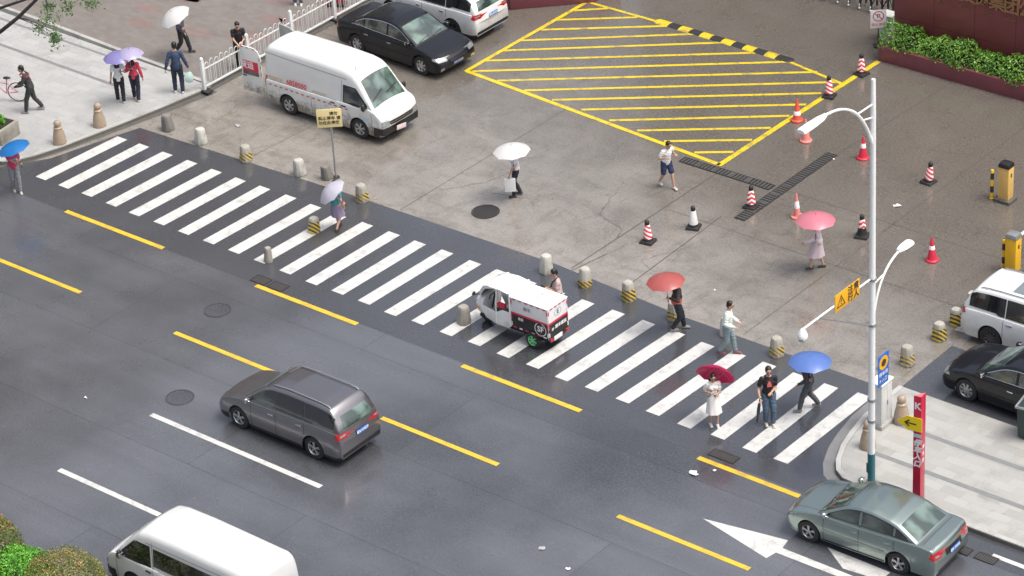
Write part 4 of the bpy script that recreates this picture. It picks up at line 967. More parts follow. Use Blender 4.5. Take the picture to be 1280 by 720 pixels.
    def mirror(s, x, z, mat, sz=(.16, .20, .13)):
        for sg in (-1, 1):
            h = s.bvh.ray_cast(Vector((x, sg * 3, z)), Vector((0, -sg, 0))); y = h[0].y if h[0] else sg * s.W / 2
            m = MB().ell((0, sg * .13, .02), (sz[0] / 2, sz[1] / 2, sz[2] / 2)).box((0, sg * .03, -.02), (.06, .12, .03)).build('mirror', mat, s.t, smooth=60); m.location = (x, y, z)
            MB().box((-.055 * 1, sg * .13, .02), (.06, .15, .09)).build('mirror_glass', M['chrome'], m, bevel=.01)
    def handle(s, x, z, mat):
        for sg in (-1, 1):
            h = s.bvh.ray_cast(Vector((x, sg * 3, z)), Vector((0, -sg, 0)))
            if h[0]: MB().box((0, 0, 0), (.18, .03, .035)).build('door_handle', mat, s.t, bevel=.01).location = (x, h[0].y + sg * .012, z)
    def place(s, x, y, rz, z=.008):
        s.t.location = (x, y, z); s.t.rotation_euler = (0, 0, R(rz)); return s.t
    def plate(s, x_dir, z, txt, col=None, y=0):
        h = s.bvh.ray_cast(Vector((4 * x_dir, y, z)), Vector((-x_dir, 0, 0))); p = MB().box((0, 0, 0), (.012, .42, .13)).build('number_plate', col or M['plate_blue'], s.t, bevel=.003); p.location = (h[0].x + .02 * x_dir, y, z)
        text(txt, .10, M['white_decal'], p, (.0075 * x_dir, 0, 0), (90, 0, 90 * x_dir), bold=.002)
s_rim = [M['alloy'], 5]

def sedan(label, name, paint, L, W, H, wb, fo, Rw=.31, rim=None, glass=None, trunk=.96, group=None, spokes=5, dark_trim=False, chrome=True):
    global s_rim
    s_rim = [rim or M['alloy'], spokes]; h = L / 2; fx_ = h - fo; rx_ = fx_ - wb; q = L / 4.4
    deck = [(-h, .62), (-h + .015, .74), (-h + .05, trunk - .06), (-h + .12, trunk - .015), (-1.75 * q, trunk + .005), (-1.2 * q, .95), (0, .905), (.9 * q, .895), (1.12 * q, .89), (1.55 * q, .825), (1.9 * q, .745), (h - .12, .665), (h - .04, .60), (h - .01, .54), (h, .47)]
    roof = [(-h, .5), (-1.78 * q, .9), (-1.62 * q, trunk), (-1.05 * q, H - .125), (-.8 * q, H - .06), (-.3 * q, H), (.05 * q, H - .002), (.33 * q, H - .05), (.5 * q, H - .12), (1.17 * q, .885), (1.3 * q, .8), (h, .4)]
    c = Car(name, label, 'car', L, W, deck, roof, (fx_, rx_), Rw, paint=paint, group=group)
    zb = lambda x: .955 - .03 * (x / q) if x > -1.0 else .985
    c.window(.02 * q, .98 * q, zb); c.window(-.93 * q, -.05 * q, zb); c.window(-1.42 * q, -.99 * q, zb)
    g = glass or M['glass_green']
    yy = lambda x: W / 2 * c.ybf - c.k * (c.roof(x) - c.deck(x)) - .09
    xa, xb = .45 * q, 1.12 * q
    c.top('windscreen', [(xa, -yy(xa)), (xb, -yy(xb) - .0)], [(xa, yy(xa)), (xb, yy(xb))], g, off=.006, n=14, m=14)
    xa, xb = -1.06 * q, -1.58 * q
    c.top('rear_window', [(xa, -yy(xa) + .03), (xb, -yy(xb) + .02)], [(xa, yy(xa) - .03), (xb, yy(xb) - .02)], g, off=.006, n=12, m=12)
    for i in (-1, 1): c.top('wiper', [(1.10 * q, i * .3 - .28), (1.02 * q, i * .3 + .22)], [(1.12 * q, i * .3 - .28), (1.04 * q, i * .3 + .22)], M['black_plastic'], off=.014, n=6, m=1)
    # window surrounds
    tr = M['chrome'] if chrome else M['black_plastic']
    xs = np.linspace(-1.45 * q, 1.0 * q, 20)
    c.side('window_trim', [(x, c.roof(x) - .078) for x in xs if c.roof(x) - .085 > zb(x)], [(x, c.roof(x) - .06) for x in xs if c.roof(x) - .085 > zb(x)], tr, off=.006, n=24, m=1)
    c.side('window_trim', [(-1.45 * q, .965), (-1.0 * q, zb(-1.0) - .018), (1.0 * q, zb(1.0) - .018)], [(-1.45 * q, .98), (-1.0 * q, zb(-1.0)), (1.0 * q, zb(1.0))], tr, off=.006, n=20, m=1)
    c.seams([fx_ - Rw - .14, -.03 * q, -1.0 * q], .93)
    c.side('sill_trim', [(rx_ + Rw + .08, .215), (fx_ - Rw - .08, .215)], [(rx_ + Rw + .08, .26), (fx_ - Rw - .08, .26)], M['black_plastic'], off=.004, n=10, m=1)
    c.side('side_moulding', [(rx_ + Rw + .1, .50), (fx_ - Rw - .1, .50)], [(rx_ + Rw + .1, .53), (fx_ - Rw - .1, .53)], M['black_plastic' if dark_trim else 'chrome'] if dark_trim else paint, off=.010, n=10, m=1)
    c.handle(.12 * q, .76, paint if not chrome else M['chrome']); c.handle(-.82 * q, .78, paint if not chrome else M['chrome'])
    c.mirror(.93 * q, .97, paint)
    # front
    X = h - .12
    c.decal('headlight', [(X, -W / 2 + .03, .60), (X, -W / 2 + .42, .56)], [(X, -W / 2 + .03, .72), (X, -W / 2 + .40, .65)], (-1, .5, -.35), M['lamp_clear'], both=True, off=.008, n=12, m=5)
    c.decal('grille', [(X, -.36, .47), (X, .36, .47)], [(X, -.42, .60), (X, .42, .60)], (-1, 0, -.05), M['black_plastic'], off=.006, n=14, m=4)
    c.decal('grille_bar', [(X, -.38, .53), (X, .38, .53)], [(X, -.38, .55), (X, .38, .55)], (-1, 0, -.05), M['chrome'], off=.012, n=14, m=1)
    c.decal('air_intake', [(X, -.5, .25), (X, .5, .25)], [(X, -.55, .36), (X, .55, .36)], (-1, 0, 0), M['black_plastic'], off=.006, n=12, m=2)
    c.decal('fog_lamp', [(X, -W / 2 + .12, .29), (X, -W / 2 + .28, .29)], [(X, -W / 2 + .12, .38), (X, -W / 2 + .28, .38)], (-1, .25, 0), M['lamp_clear'], both=True, off=.007, n=4, m=3)
    c.plate(1, .40, '粤B·6R208')
    # bonnet and boot gaps
    for sgn in (-1, 1):
        c.top('bonnet_gap', [(1.12 * q, sgn * (W / 2 - .20)), (h - .25, sgn * (W / 2 - .30))], [(1.12 * q, sgn * (W / 2 - .208)), (h - .25, sgn * (W / 2 - .308))], M['black_plastic'], off=.002, n=12, m=1)
    c.top('boot_gap', [(-1.72 * q, -W / 2 + .17), (-1.72 * q, W / 2 - .17)], [(-1.73 * q, -W / 2 + .17), (-1.73 * q, W / 2 - .17)], M['black_plastic'], off=.002, n=12, m=1)
    # rear
    c.decal('tail_light', [(-X, -W / 2 + .02, .68), (-X, -W / 2 + .36, .70)], [(-X, -W / 2 + .02, .86), (-X, -W / 2 + .30, .85)], (1, .55, 0), M['lamp_red'], both=True, off=.008, n=12, m=5)
    c.decal('reversing_light', [(-X, -W / 2 + .12, .74), (-X, -W / 2 + .26, .745)], [(-X, -W / 2 + .12, .79), (-X, -W / 2 + .25, .79)], (1, .45, 0), M['lamp_clear'], both=True, off=.012, n=6, m=3)
    c.side('tail_light', [(-h + .03, .69), (-h + .24, .72)], [(-h + .03, .87), (-h + .20, .86)], M['lamp_red'], off=.007, n=6, m=4)
    c.side('headlight', [(h - .40, .64), (h - .16, .60)], [(h - .38, .70), (h - .16, .68)], M['lamp_clear'], off=.006, n=6, m=3)
    c.decal('rear_number_recess', [(-X, -.36, .60), (-X, .36, .60)], [(-X, -.36, .80), (-X, .36, .80)], (1, 0, 0), M['black_plastic'], off=.005, n=10, m=4)
    c.plate(-1, .68, '粤B·3K6S2')
    c.decal('bumper_insert', [(-X, -.6, .22), (-X, .6, .22)], [(-X, -.62, .34), (-X, .62, .34)], (1, 0, 0), M['black_plastic'], off=.005, n=12, m=2)
    return c

g1 = carpaint('grey_green_metallic', (.34, .41, .38), .9)
c = sedan('grey green four door saloon at the kerb in the bottom right', 'parked_saloon', g1, 4.30, 1.70, 1.36, 2.47, .78, .295, chrome=False)
c.place(31.05, -1.68, 182.4)
g2 = carpaint('black_metallic', (.006, .007, .010), .0, 0., .5, .3)
c = sedan('black four door saloon parked nose right beside the white delivery van', 'parked_saloon', g2, 4.72, 1.80, 1.40, 2.80, .90, .32, spokes=7)
c.place(3.98, 12.62, -2.5)
c = sedan('black saloon entering from the right edge, nose to the left beside the rubbish bin', 'parked_saloon', g2, 4.65, 1.76, 1.38, 2.62, .88, .32, spokes=8, dark_trim=True)
c.place(30.98, 5.70, 180 - 1.5)

def estate(label, name, paint, L, W, H, wb, fo, Rw, rim, spokes, sun=False, belt=1.0, clad=None, cat='car', rearglass=None, kk=.24):
    global s_rim
    s_rim = [rim, spokes]; h = L / 2; fx_ = h - fo; rx_ = fx_ - wb; q = L / 4.6
    deck = [(-h, .70), (-h + .02, .85), (-h + .06, belt), (-1.5 * q, belt + .02), (.9 * q, belt - .03), (1.25 * q, belt - .05), (1.7 * q, belt - .12), (h - .18, belt - .22), (h - .05, belt - .33), (h, .50)]
    roof = [(-h, .72), (-h + .03, belt + .02), (-h + .10, belt + .18), (-h + .33, H - .13), (-h + .45, H - .04), (-1.4 * q, H), (-.3 * q, H + .01), (.25 * q, H - .03), (.5 * q, H - .12), (1.3 * q, belt - .06), (h, .45)]
    c = Car(name, label, cat, L, W, deck, roof, (fx_, rx_), Rw, paint=paint, k=kk, clad=clad, backlean=.04, yb=.92)
    zb = lambda x: belt + .045 + (.05 if x < -1.2 else 0)
    c.window(.08 * q, 1.0 * q, zb); c.window(-.93 * q, .05 * q, zb, mat=M['glass_black']); c.window(-1.98 * q, -.96 * q, zb, mat=M['glass_black'])
    yy = lambda x: W / 2 * c.ybf - c.k * (c.roof(x) - c.deck(x)) - .09
    xa, xb = .48 * q, 1.22 * q; c.top('windscreen', [(xa, -yy(xa)), (xb, -yy(xb))], [(xa, yy(xa)), (xb, yy(xb))], M['glass_green'], off=.006, n=12, m=12)
    X = h - .10
    c.decal('rear_window', [(-X, -W / 2 + .28, belt + .10), (-X, W / 2 - .28, belt + .10)], [(-X, -W / 2 + .38, H - .15), (-X, W / 2 - .38, H - .15)], (1, 0, -.35), rearglass or M['glass_green'], off=.007, n=12, m=8)
    c.decal('tail_light', [(-X, -W / 2 + .0, belt - .16), (-X, -W / 2 + .38, belt - .10)], [(-X, -W / 2 + .0, belt + .02), (-X, -W / 2 + .34, belt + .0)], (1, .6, 0), M['lamp_red'], both=True, off=.009, n=12, m=5)
    c.decal('reversing_light', [(-X, -W / 2 + .10, belt - .09), (-X, -W / 2 + .30, belt - .06)], [(-X, -W / 2 + .10, belt - .03), (-X, -W / 2 + .30, belt - .02)], (1, .5, 0), M['lamp_clear'], both=True, off=.013, n=6, m=3)
    c.side('tail_light', [(-h + .03, belt - .15), (-h + .26, belt - .12)], [(-h + .03, belt + .01), (-h + .20, belt - .0)], M['lamp_red'], off=.007, n=6, m=4)
    c.decal('bumper_insert', [(-X, -W / 2 + .1, .24), (-X, W / 2 - .1, .24)], [(-X, -W / 2 + .12, .40), (-X, W / 2 - .12, .40)], (1, 0, 0), M['black_plastic'], off=.006, n=14, m=3)
    c.plate(-1, belt - .16, '粤B·K5E29')
    c.decal('headlight', [(X, -W / 2 + .03, .66), (X, -W / 2 + .45, .62)], [(X, -W / 2 + .03, .80), (X, -W / 2 + .42, .71)], (-1, .5, -.3), M['lamp_clear'], both=True, off=.008, n=12, m=5)
    c.decal('grille', [(X, -.42, .46), (X, .42, .46)], [(X, -.42, .64), (X, .42, .64)], (-1, 0, -.1), M['black_plastic'], off=.006, n=14, m=4)
    c.plate(1, .42, '粤B·K5E29')
    c.seams([fx_ - Rw - .16, .03 * q, -.98 * q], belt); c.handle(.2 * q, belt - .14, M['chrome']); c.handle(-.8 * q, belt - .12, M['chrome']); c.mirror(1.0 * q, belt + .04, paint)
    for sg in (-1, 1):
        P = [(x, sg * (yy(x) - .0), c.roof(x) + .035) for x in np.linspace(-1.7 * q, .2 * q, 9)]; P = [(P[0][0] - .06, P[0][1], P[0][2] - .04)] + P + [(P[-1][0] + .06, P[-1][1], P[-1][2] - .05)]
        MB().tube(P, .016, 8).build('roof_rail', M['grey_metal'], c.t, smooth=60)
    if sun: c.top('sunroof', [(-.95 * q, -.42), (.10 * q, -.42)], [(-.95 * q, .42), (.10 * q, .42)], M['glass_black'] if sun == 1 else simple('pale_sunroof_glass', (.16, .19, .20), .08, coat=1.), off=.004, n=8, m=6)
    return c
wp = carpaint('white_car_paint', (.70, .71, .71), 0., .25)
c = estate('white estate car cut off by the top edge, beside the black saloon', 'parked_estate', wp, 4.55, 1.78, 1.55, 2.62, .88, .33, M['alloy_dark'], 5, belt=.98, clad=(.30, M['black_plastic'])); c.place(3.30, 15.15, 180)
c = estate('white people carrier with a grey sunroof cut off by the right edge', 'parked_people_carrier', wp, 4.75, 1.78, 1.60, 2.80, .95, .32, M['alloy_dark'], 10, sun=2, belt=.98, clad=(.22, M['black_plastic'])); c.place(30.03, 8.33, 1.5)
gp = carpaint('silver_grey_metallic', (.26, .25, .26), .88)
c = estate('grey people carrier driving left in the middle lane, red rear light at its right end', 'moving_people_carrier', gp, 4.45, 1.66, 1.58, 2.6, .85, .32, M['alloy'], 5, belt=.98, clad=(.34, M['black_plastic'])); c.place(16.15, -5.80, 180.4)

# --- the delivery van
def van(label, name, paint, L, W, H, wb, fo, Rw, delivery=True):
    global s_rim
    s_rim = [M['steel_wheel'], 6]; h = L / 2; fx_ = h - fo; rx_ = fx_ - wb
    deck = [(-h, .98), (-h + .03, 1.0), (0, 1.03), (h - .55, 1.09), (h - .24, 1.01), (h - .08, .90), (h - .02, .76), (h, .55)]
    roof = [(-h, H - .5), (-h + .02, H - .25), (-h + .08, H - .08), (-h + .22, H), (0, H + .015), (h - 1.60, H - .02), (h - 1.28, H - .09), (h - 1.04, H - .27), (h - .42, 1.08), (h - .30, .9), (h, .5)]
    c = Car(name, label, 'van', L, W, deck, roof, (fx_, rx_), Rw, paint=paint, k=.11, rc=.17, crown=.05, bow=.10, lean=.06, yb=.955, clad=None, corner=.2, backbow=.03, backlean=.0, sill=.24, prof=[(0, .95), (.3, .98), (.6, 1.0), (1.0, 1.0), (1.4, .98)])
    X = h - .06
    yy = lambda x: W / 2 * c.ybf - c.k * (c.roof(x) - c.deck(x)) - .11
    xa, xb = h - 1.04, h - .47
    c.decal('windscreen', [(xa, -yy(xa) + .02, 3), (xb, -yy(xb) - .0, 3)], [(xa, yy(xa) - .02, 3), (xb, yy(xb), 3)], (0, 0, -1), M['glass_green'], off=.008, n=14, m=14)
    c.side('front_window', [(h - 1.62, 1.09), (h - .72, 1.09)], [(h - 1.60, 1.60), (h - 1.14, 1.60), (h - .72, 1.18)], M['glass'], off=.009, n=14, m=6)
    c.side('window_seal', [(h - 1.66, 1.06), (h - .68, 1.06)], [(h - 1.64, 1.635), (h - 1.13, 1.635), (h - .68, 1.20)], M['black_plastic'], off=.004, n=14, m=6)
    c.seams([h - 1.74, h - .50, h - 2.95], 1.0)
    c.side('door_seam', [(h - 1.74, 1.0), (h - 1.728, 1.0)], [(h - 1.70, 1.75), (h - 1.688, 1.75)], M['black_plastic'], off=.003, n=1, m=8)
    c.side('gutter', [(-h + .12, H - .26), (h - 1.5, H - .30)], [(-h + .12, H - .235), (h - 1.5, H - .275)], M['grey_decal'], off=.006, n=24, m=1)
    c.side('slide_rail', [(-h + .15, 1.02), (h - 1.9, 1.04)], [(-h + .15, 1.04), (h - 1.9, 1.06)], M['grey_decal'], off=.004, n=20, m=1)
    for x in (h - 1.60, h - 2.05): c.handle(x, .96, M['black_plastic'])
    c.decal('front_bumper', [(X, -W / 2 + .05, .27), (X, W / 2 - .05, .27)], [(X, -W / 2 + .05, .56), (X, W / 2 - .05, .56)], (-1, 0, 0), M['black_plastic'], off=.02, n=26, m=6)
    c.side('bumper_corner', [(h - .46, .26), (h - .03, .26)], [(h - .42, .56), (h - .03, .56)], M['black_plastic'], off=.012, n=8, m=4)
    c.decal('grille', [(X, -.50, .60), (X, .50, .60)], [(X, -.56, .72), (X, .56, .72)], (-1, 0, -.1), M['black_plastic'], off=.008, n=16, m=3)
    c.decal('grille_bar', [(X, -.52, .65), (X, .52, .65)], [(X, -.52, .675), (X, .52, .675)], (-1, 0, -.1), M['chrome'], off=.014, n=16, m=1)
    c.decal('headlight', [(X, -W / 2 + .02, .59), (X, -W / 2 + .33, .59)], [(X, -W / 2 + .02, .78), (X, -W / 2 + .33, .74)], (-1, .35, -.1), M['lamp_clear'], both=True, off=.012, n=10, m=5)
    c.mirror(h - .72, 1.14, M['black_plastic'], (.12, .16, .24))
    for i in (-1, 1): c.top('wiper', [(h - .60, i * .32 - .30), (h - .70, i * .32 + .24)], [(h - .58, i * .32 - .30), (h - .68, i * .32 + .24)], M['black_plastic'], off=.02, n=6, m=1)
    return c
vp = carpaint('white_van_paint', (.70, .71, .69), 0., .95)
L, W, H = 4.95, 1.72, 2.12
c = van('white delivery van with red lettering and open rear doors behind the notice board', 'delivery_van', vp, L, W, H, 2.92, 1.03, .33)
h = L / 2; V = c.t
for k in range(15):
    x = -h + .25 + k * .225
    c.side('reflective_dash', [(x, .86), (x + .11, .86)], [(x, .90), (x + .11, .90)], M['red_paint'], off=.006, n=2, m=1)
text('6858000', .24, M['red_paint'], V, (-1.05, -W / 2 * 1.0 - .006, 1.16), (90, 0, 0), shear=.15, bold=.004)
text('专车快运', .15, M['tan_decal'], V, (-1.9, -W / 2 - .005, 1.13), (90, 0, 0), bold=.003)
c.side('faded_streak', [(-.45, 1.08), (.15, 1.10)], [(-.45, 1.12), (.15, 1.13)], M['tan_decal'], off=.005, n=6, m=1)
c.decal('tail_light', [(-h, -W / 2 + .0, .78), (-h, -W / 2 + .12, .78)], [(-h, -W / 2 + .0, 1.12), (-h, -W / 2 + .12, 1.12)], (1, .3, 0), M['lamp_red'], both=True, off=.012, n=4, m=5)
c.side('tail_light', [(-h + .0, .80), (-h + .07, .80)], [(-h + .0, 1.10), (-h + .07, 1.10)], M['lamp_red'], off=.01, n=3, m=4)
c.decal('load_opening', [(-h, -W / 2 + .14, .45), (-h, W / 2 - .14, .45)], [(-h, -W / 2 + .2, H - .25), (-h, W / 2 - .2, H - .25)], (1, 0, 0), M['black_plastic'], off=.006, n=8, m=8)
c.decal('rear_bumper', [(-h, -W / 2, .28), (-h, W / 2, .28)], [(-h, -W / 2, .42), (-h, W / 2, .42)], (1, 0, 0), M['black_plastic'], off=.03, n=12, m=3)
pl = MB().box((0, 0, 0), (.012, .42, .15)).build('number_plate', simple('pale_pink_plate', (.72, .58, .58), .4), V, bevel=.003); pl.location = (h + .015, -.10, .40); pl.rotation_euler = (R(-8), 0, 0)
for sg, lab in ((-1, 'open rear door with red panel'), (1, 'open rear door seen from inside')):
    dp = [(0, .42), (0, 1.62), (-.10, 1.86), (-.28, 1.95), (-.74, 1.95), (-.80, 1.90), (-.80, .42)]
    d = MB().loft([[(x, y, z) for x, z in dp] for y in (-.02, .02)]).build('rear_door', vp if sg < 0 else simple('door_lining', (.42, .44, .42), .5, dirt=.4), V, bevel=.01)
    plabel(d, lab); d.location = (-h - .03, sg * (W / 2 - .03), 0); d.rotation_euler = (0, 0, R(-4 * sg) if sg < 0 else R(-6))
    if sg < 0:
        MB().box((-.43, -.024, 1.30), (.62, .006, .34)).build('red_panel', M['red_paint'], d)
        MB().box((-.43, -.025, 1.06), (.62, .006, .13)).build('dark_panel', M['glass'], d)
        text('货运', .26, M['white_decal'], d, (-.56, -.0285, 1.31), bold=.006)
        for k, (x, z, w_, h_) in enumerate([(-.24, 1.91, .10, .03), (-.50, 1.92, .10, .03), (-.71, 1.92, .1, .03), (-.05, 1.60, .03, .10), (-.03, 1.35, .03, .10), (-.03, 1.1, .03, .10)]): MB().box((x, -.023, z), (w_, .004, h_)).build('reflective_dash', M['red_paint'], d)
        MB().box((-.68, -.03, .95), (.14, .02, .03)).build('handle', M['black_plastic'], d)
        text('粤货', .09, M['grey_decal'], d, (-.2, -.023, .55))
    for z in (.6, 1.5): MB().tube([(.0, 0, z - .05), (.0, 0, z + .05)], .02, 8).build('hinge', M['grey_metal'], d)
c.side('pale_patch', [(h - .95, .62), (h - .60, .62)], [(h - .95, .80), (h - .60, .80)], simple('pale_blue_sticker', (.50, .62, .64), .4), off=.004, n=4, m=3, both=False)
MB().tube([(h - 1.35, -.5, 2.0), (h - 1.15, -.62, 2.35)], .008, 6).build('aerial', M['black_plastic'], V)
c.place(5.20, 7.33 + W / 2, 0)
vp2 = carpaint('pearl_white_paint', (.66, .67, .66), 0., .2)
c = van('white van driving left in the nearest lane, cut off by the bottom edge', 'moving_van', vp2, 5.0, 1.74, 1.98, 2.95, 1.03, .33); c.side('side_glass', [(-2.3, 1.14), (.75, 1.14)], [(-2.3, 1.62), (.75, 1.62)], M['glass'], off=.009, n=20, m=5)
c.place(19.3, -12.58, 180)

# --- delivery tricycle: local +x is forward
T = thing('delivery_tricycle', 'white covered delivery tricycle with black and red cargo box stopped on the zebra crossing', 'tricycle', (18.02, 1.16, .008), 180)
tp = carpaint('white_tricycle_shell', (.74, .75, .75), 0., .3)
bx0, bx1, bw, z0, z1 = -1.18, .08, .84, .42, 1.34
MB().box(((bx0 + bx1) / 2, 0, (z0 + z1) / 2), (bx1 - bx0, bw, z1 - z0)).build('cargo_box', tp, T, bevel=.012)
MB().box(((bx0 + bx1) / 2, 0, z1 + .012), (bx1 - bx0 + .03, bw + .03, .03)).build('box_roof', M['white_paint'], T, bevel=.008)
e = .004; xm = (bx0 + bx1) / 2
for sg in (-1, 1):
    y = sg * (bw / 2 + e); s_ = MB()
    s_.box((xm, y, z0 + .23), (bx1 - bx0 - .02, .006, .44)); s_.build('black_side_panel', M['black_paint'], T)
    MB().box((xm, sg * (bw / 2 + .008), z0 + .47), (bx1 - bx0 - .02, .006, .055)).build('red_band', M['red_paint'], T)
    for k in range(6):
        MB().box((bx0 + .12 + k * .205, sg * (bw / 2 + .011), z1 - .02), (.10, .006, .03)).build('reflective_dash', M['red_paint'], T)
        MB().box((bx0 + .12 + k * .205, sg * (bw / 2 + .011), z0 + .05), (.10, .006, .035)).build('reflective_dash', M['red_paint' if k % 2 else 'white_decal'], T)
    for k in range(4):
        for xx in (bx0 + .02, bx1 - .02): MB().box((xx, sg * (bw / 2 + .012), z0 + .14 + k * .22), (.03, .006, .12)).build('reflective_dash', M['red_paint' if k % 2 else 'white_decal'], T)
for k in range(4):
    for yy in (-.39, .39): MB().box((bx0 - .012, yy, z0 + .14 + k * .22), (.006, .03, .12)).build('reflective_dash', M['red_paint' if k % 2 else 'white_decal'], T)
    MB().box((bx0 - .012, -.27 + k * .18, z1 - .02), (.006, .10, .03)).build('reflective_dash', M['red_paint'], T)
MB().box((bx0 - .004, 0, z0 + .23), (.006, bw - .02, .44)).build('black_rear_panel', M['black_paint'], T)
MB().box((bx0 - .008, 0, z0 + .47), (.006, bw - .02, .055)).build('red_band', M['red_paint'], T)
# camera sees local +y side (rotated 180) and the rear
yS = bw / 2 + .0085
text('SF', .24, M['white_decal'], T, (bx0 + .27, yS, z0 + .25), (90, 0, 180), bold=.006)
ring = MB()
for k in range(26):
    a0, a1 = math.pi * (.58 + 1.75 * k / 26), math.pi * (.58 + 1.75 * (k + 1) / 26); ring.add([(bx0 + .27 + r_ * math.cos(q), yS, z0 + .25 + r_ * math.sin(q)) for r_, q in ((.175, a0), (.175, a1), (.2, a1), (.2, a0))], [(0, 1, 2, 3)])
ring.build('ring_emblem', M['white_decal'], T)
text('顺丰', .13, M['grey_decal'], T, (xm + .08, bw / 2 + .004, z1 - .22), (90, 0, 180), bold=.003)
text('速运', .09, M['white_decal'], T, (bx1 - .32, yS, z0 + .34), (90, 0, 180), bold=.002)
text('E', .17, simple('teal_decal', (.05, .22, .26), .4), T, (bx0 - .004, -.0, z1 - .22), (90, 0, -90), bold=.006)
rg = MB()
for k in range(26):
    a0, a1 = 2 * math.pi * k / 26, 2 * math.pi * (k + 1) / 26; rg.add([(bx0 - .004, r_ * 1.35 * math.cos(q), z1 - .22 + r_ * math.sin(q)) for r_, q in ((.10, a0), (.10, a1), (.115, a1), (.115, a0))], [(0, 1, 2, 3)])
rg.build('ring_emblem', M['grey_decal'], T)
text('SF', .10, M['white_decal'], T, (bx0 - .0085, .24, z0 + .26), (90, 0, -90), bold=.004); text('顺丰速运', .12, M['white_decal'], T, (bx0 - .0085, -.10, z0 + .28), (90, 0, -90), bold=.003)
MB().box((bx0 - .02, .05, .38), (.02, .34, .12)).build('number_plate', M['white_decal'], T, bevel=.004)
for y in (-.33, .33): MB().box((bx0 - .02, y, .40), (.04, .12, .10)).build('tail_light', M['lamp_red'], T, bevel=.012)
MB().box((-.45, 0, .34), (1.42, .62, .14)).box((.80, 0, .30), (1.1, .5, .09)).build('chassis', M['black_plastic'], T, bevel=.01)
for sg in (-1, 1): wheel(T, -.62, sg * .40, .235, .10, M['green_rim'], sg, 6)
wheel(T, 1.28, 0, .23, .09, M['alloy'], 1, 6)
for sg in (-1, 1): MB().loft([[(-.62 + .29 * math.cos(a), sg * y, .235 + .29 * math.sin(a)) for a in np.linspace(.25, 2.9, 12)] for y in (.34, .46)], cap=False, close=False).build('mudguard', M['black_plastic'], T)
# cab shell
cb = MB(); nose = []
for x, hw_, zb_, zt_ in ((1.50, .12, .45, .70), (1.46, .24, .38, .84), (1.36, .32, .34, .94), (1.20, .38, .34, 1.00), (1.10, .40, .36, .98)):
    nose.append([(x, hw_ * math.cos(a) if abs(math.cos(a)) > .01 else 0, (zb_ + zt_) / 2 + (zt_ - zb_) / 2 * math.copysign(abs(math.sin(a)) ** .6, math.sin(a))) for a in [2 * math.pi * k / 20 for k in range(20)]])
cb.loft(nose); cb.build('front_cowl', tp, T, smooth=50)
rf = []
for x, z, hw_ in ((1.22, 1.12, .30), (1.12, 1.30, .36), (.98, 1.44, .41), (.75, 1.52, .43), (.45, 1.54, .44), (.16, 1.50, .44), (.10, 1.44, .43)):
    rf.append([(x, hw_ * t_, z - .07 * abs(t_) ** 3) for t_ in np.linspace(-1, 1, 13)] + [(x - .01, hw_ * t_ * .95, z - .06 - .07 * abs(t_) ** 3) for t_ in np.linspace(1, -1, 13)])
MB().loft(rf).build('roof_shell', M['white_paint'], T, smooth=50)
for sg in (-1, 1):
    MB().tube([(1.24, sg * .30, .88), (1.20, sg * .33, 1.12), (1.02, sg * .395, 1.38), (.80, sg * .41, 1.46)], .026, 8).build('pillar', M['white_paint'], T, smooth=60)
    MB().tube([(.14, sg * .40, .42), (.12, sg * .42, 1.46)], .03, 8).build('pillar', M['white_paint'], T, smooth=60)
    MB().tube([(.62, sg * .42, .40), (.60, sg * .43, 1.0), (.55, sg * .425, 1.46)], .018, 8).build('door_post', M['white_paint'], T, smooth=60)
    dl = MB().loft([[(x, sg * y, z) for x, z in ((.16, .34), (.60, .34), (.98, .44), (1.12, .66), (1.10, .78), (.60, .72), (.40, .84), (.16, .84))] for y in (.405, .43)]).build('side_panel', tp, T, bevel=.01)
    MB().tube([(1.22, sg * .34, 1.02), (1.26, sg * .50, 1.10)], .010, 6).ell((1.26, sg * .54, 1.14), (.03, .07, .06)).build('mirror', M['black_plastic'], T, smooth=50)
    MB().ell((1.42, sg * .20, .74), (.09, .075, .065)).build('headlight', M['lamp_clear'], T, smooth=60)
MB().add([(1.235, -.29, .94), (1.235, .29, .94), (1.03, .36, 1.36), (1.03, -.36, 1.36)], [(0, 1, 2, 3)]).add([(1.24, -.29, .94), (1.24, .29, .94), (1.035, .36, 1.36), (1.035, -.36, 1.36)], [(0, 1, 2, 3)]).build('windscreen', M['glass'], T)
MB().box((.62, 0, .34), (1.1, .74, .03)).build('floor', M['rubber'], T)
MB().box((.34, 0, .52), (.34, .60, .34)).box((.17, 0, .82), (.06, .58, .34)).build('seat', M['black_plastic'], T, bevel=.03)
hb = MB().tube([(1.1, 0, .5), (.98, 0, .96)], .025, 8).tube([(.92, -.32, .98), (.99, -.16, 1.0), (.99, .16, 1.0), (.92, .32, .98)], .014, 8); hb.build('handlebar', M['black_plastic'], T, smooth=50)
MB().box((.45, .36, .95), (.26, .10, .12)).build('red_parcel_pouch', M['red_paint'], T, bevel=.02)
MB().ell((1.30, .35, .60), (.05, .02, .05)).build('indicator', M['lamp_amber'], T)
text('顺丰速运', .10, M['grey_decal'], T, (xm, .0, z1 + .030), (0, 0, 90))

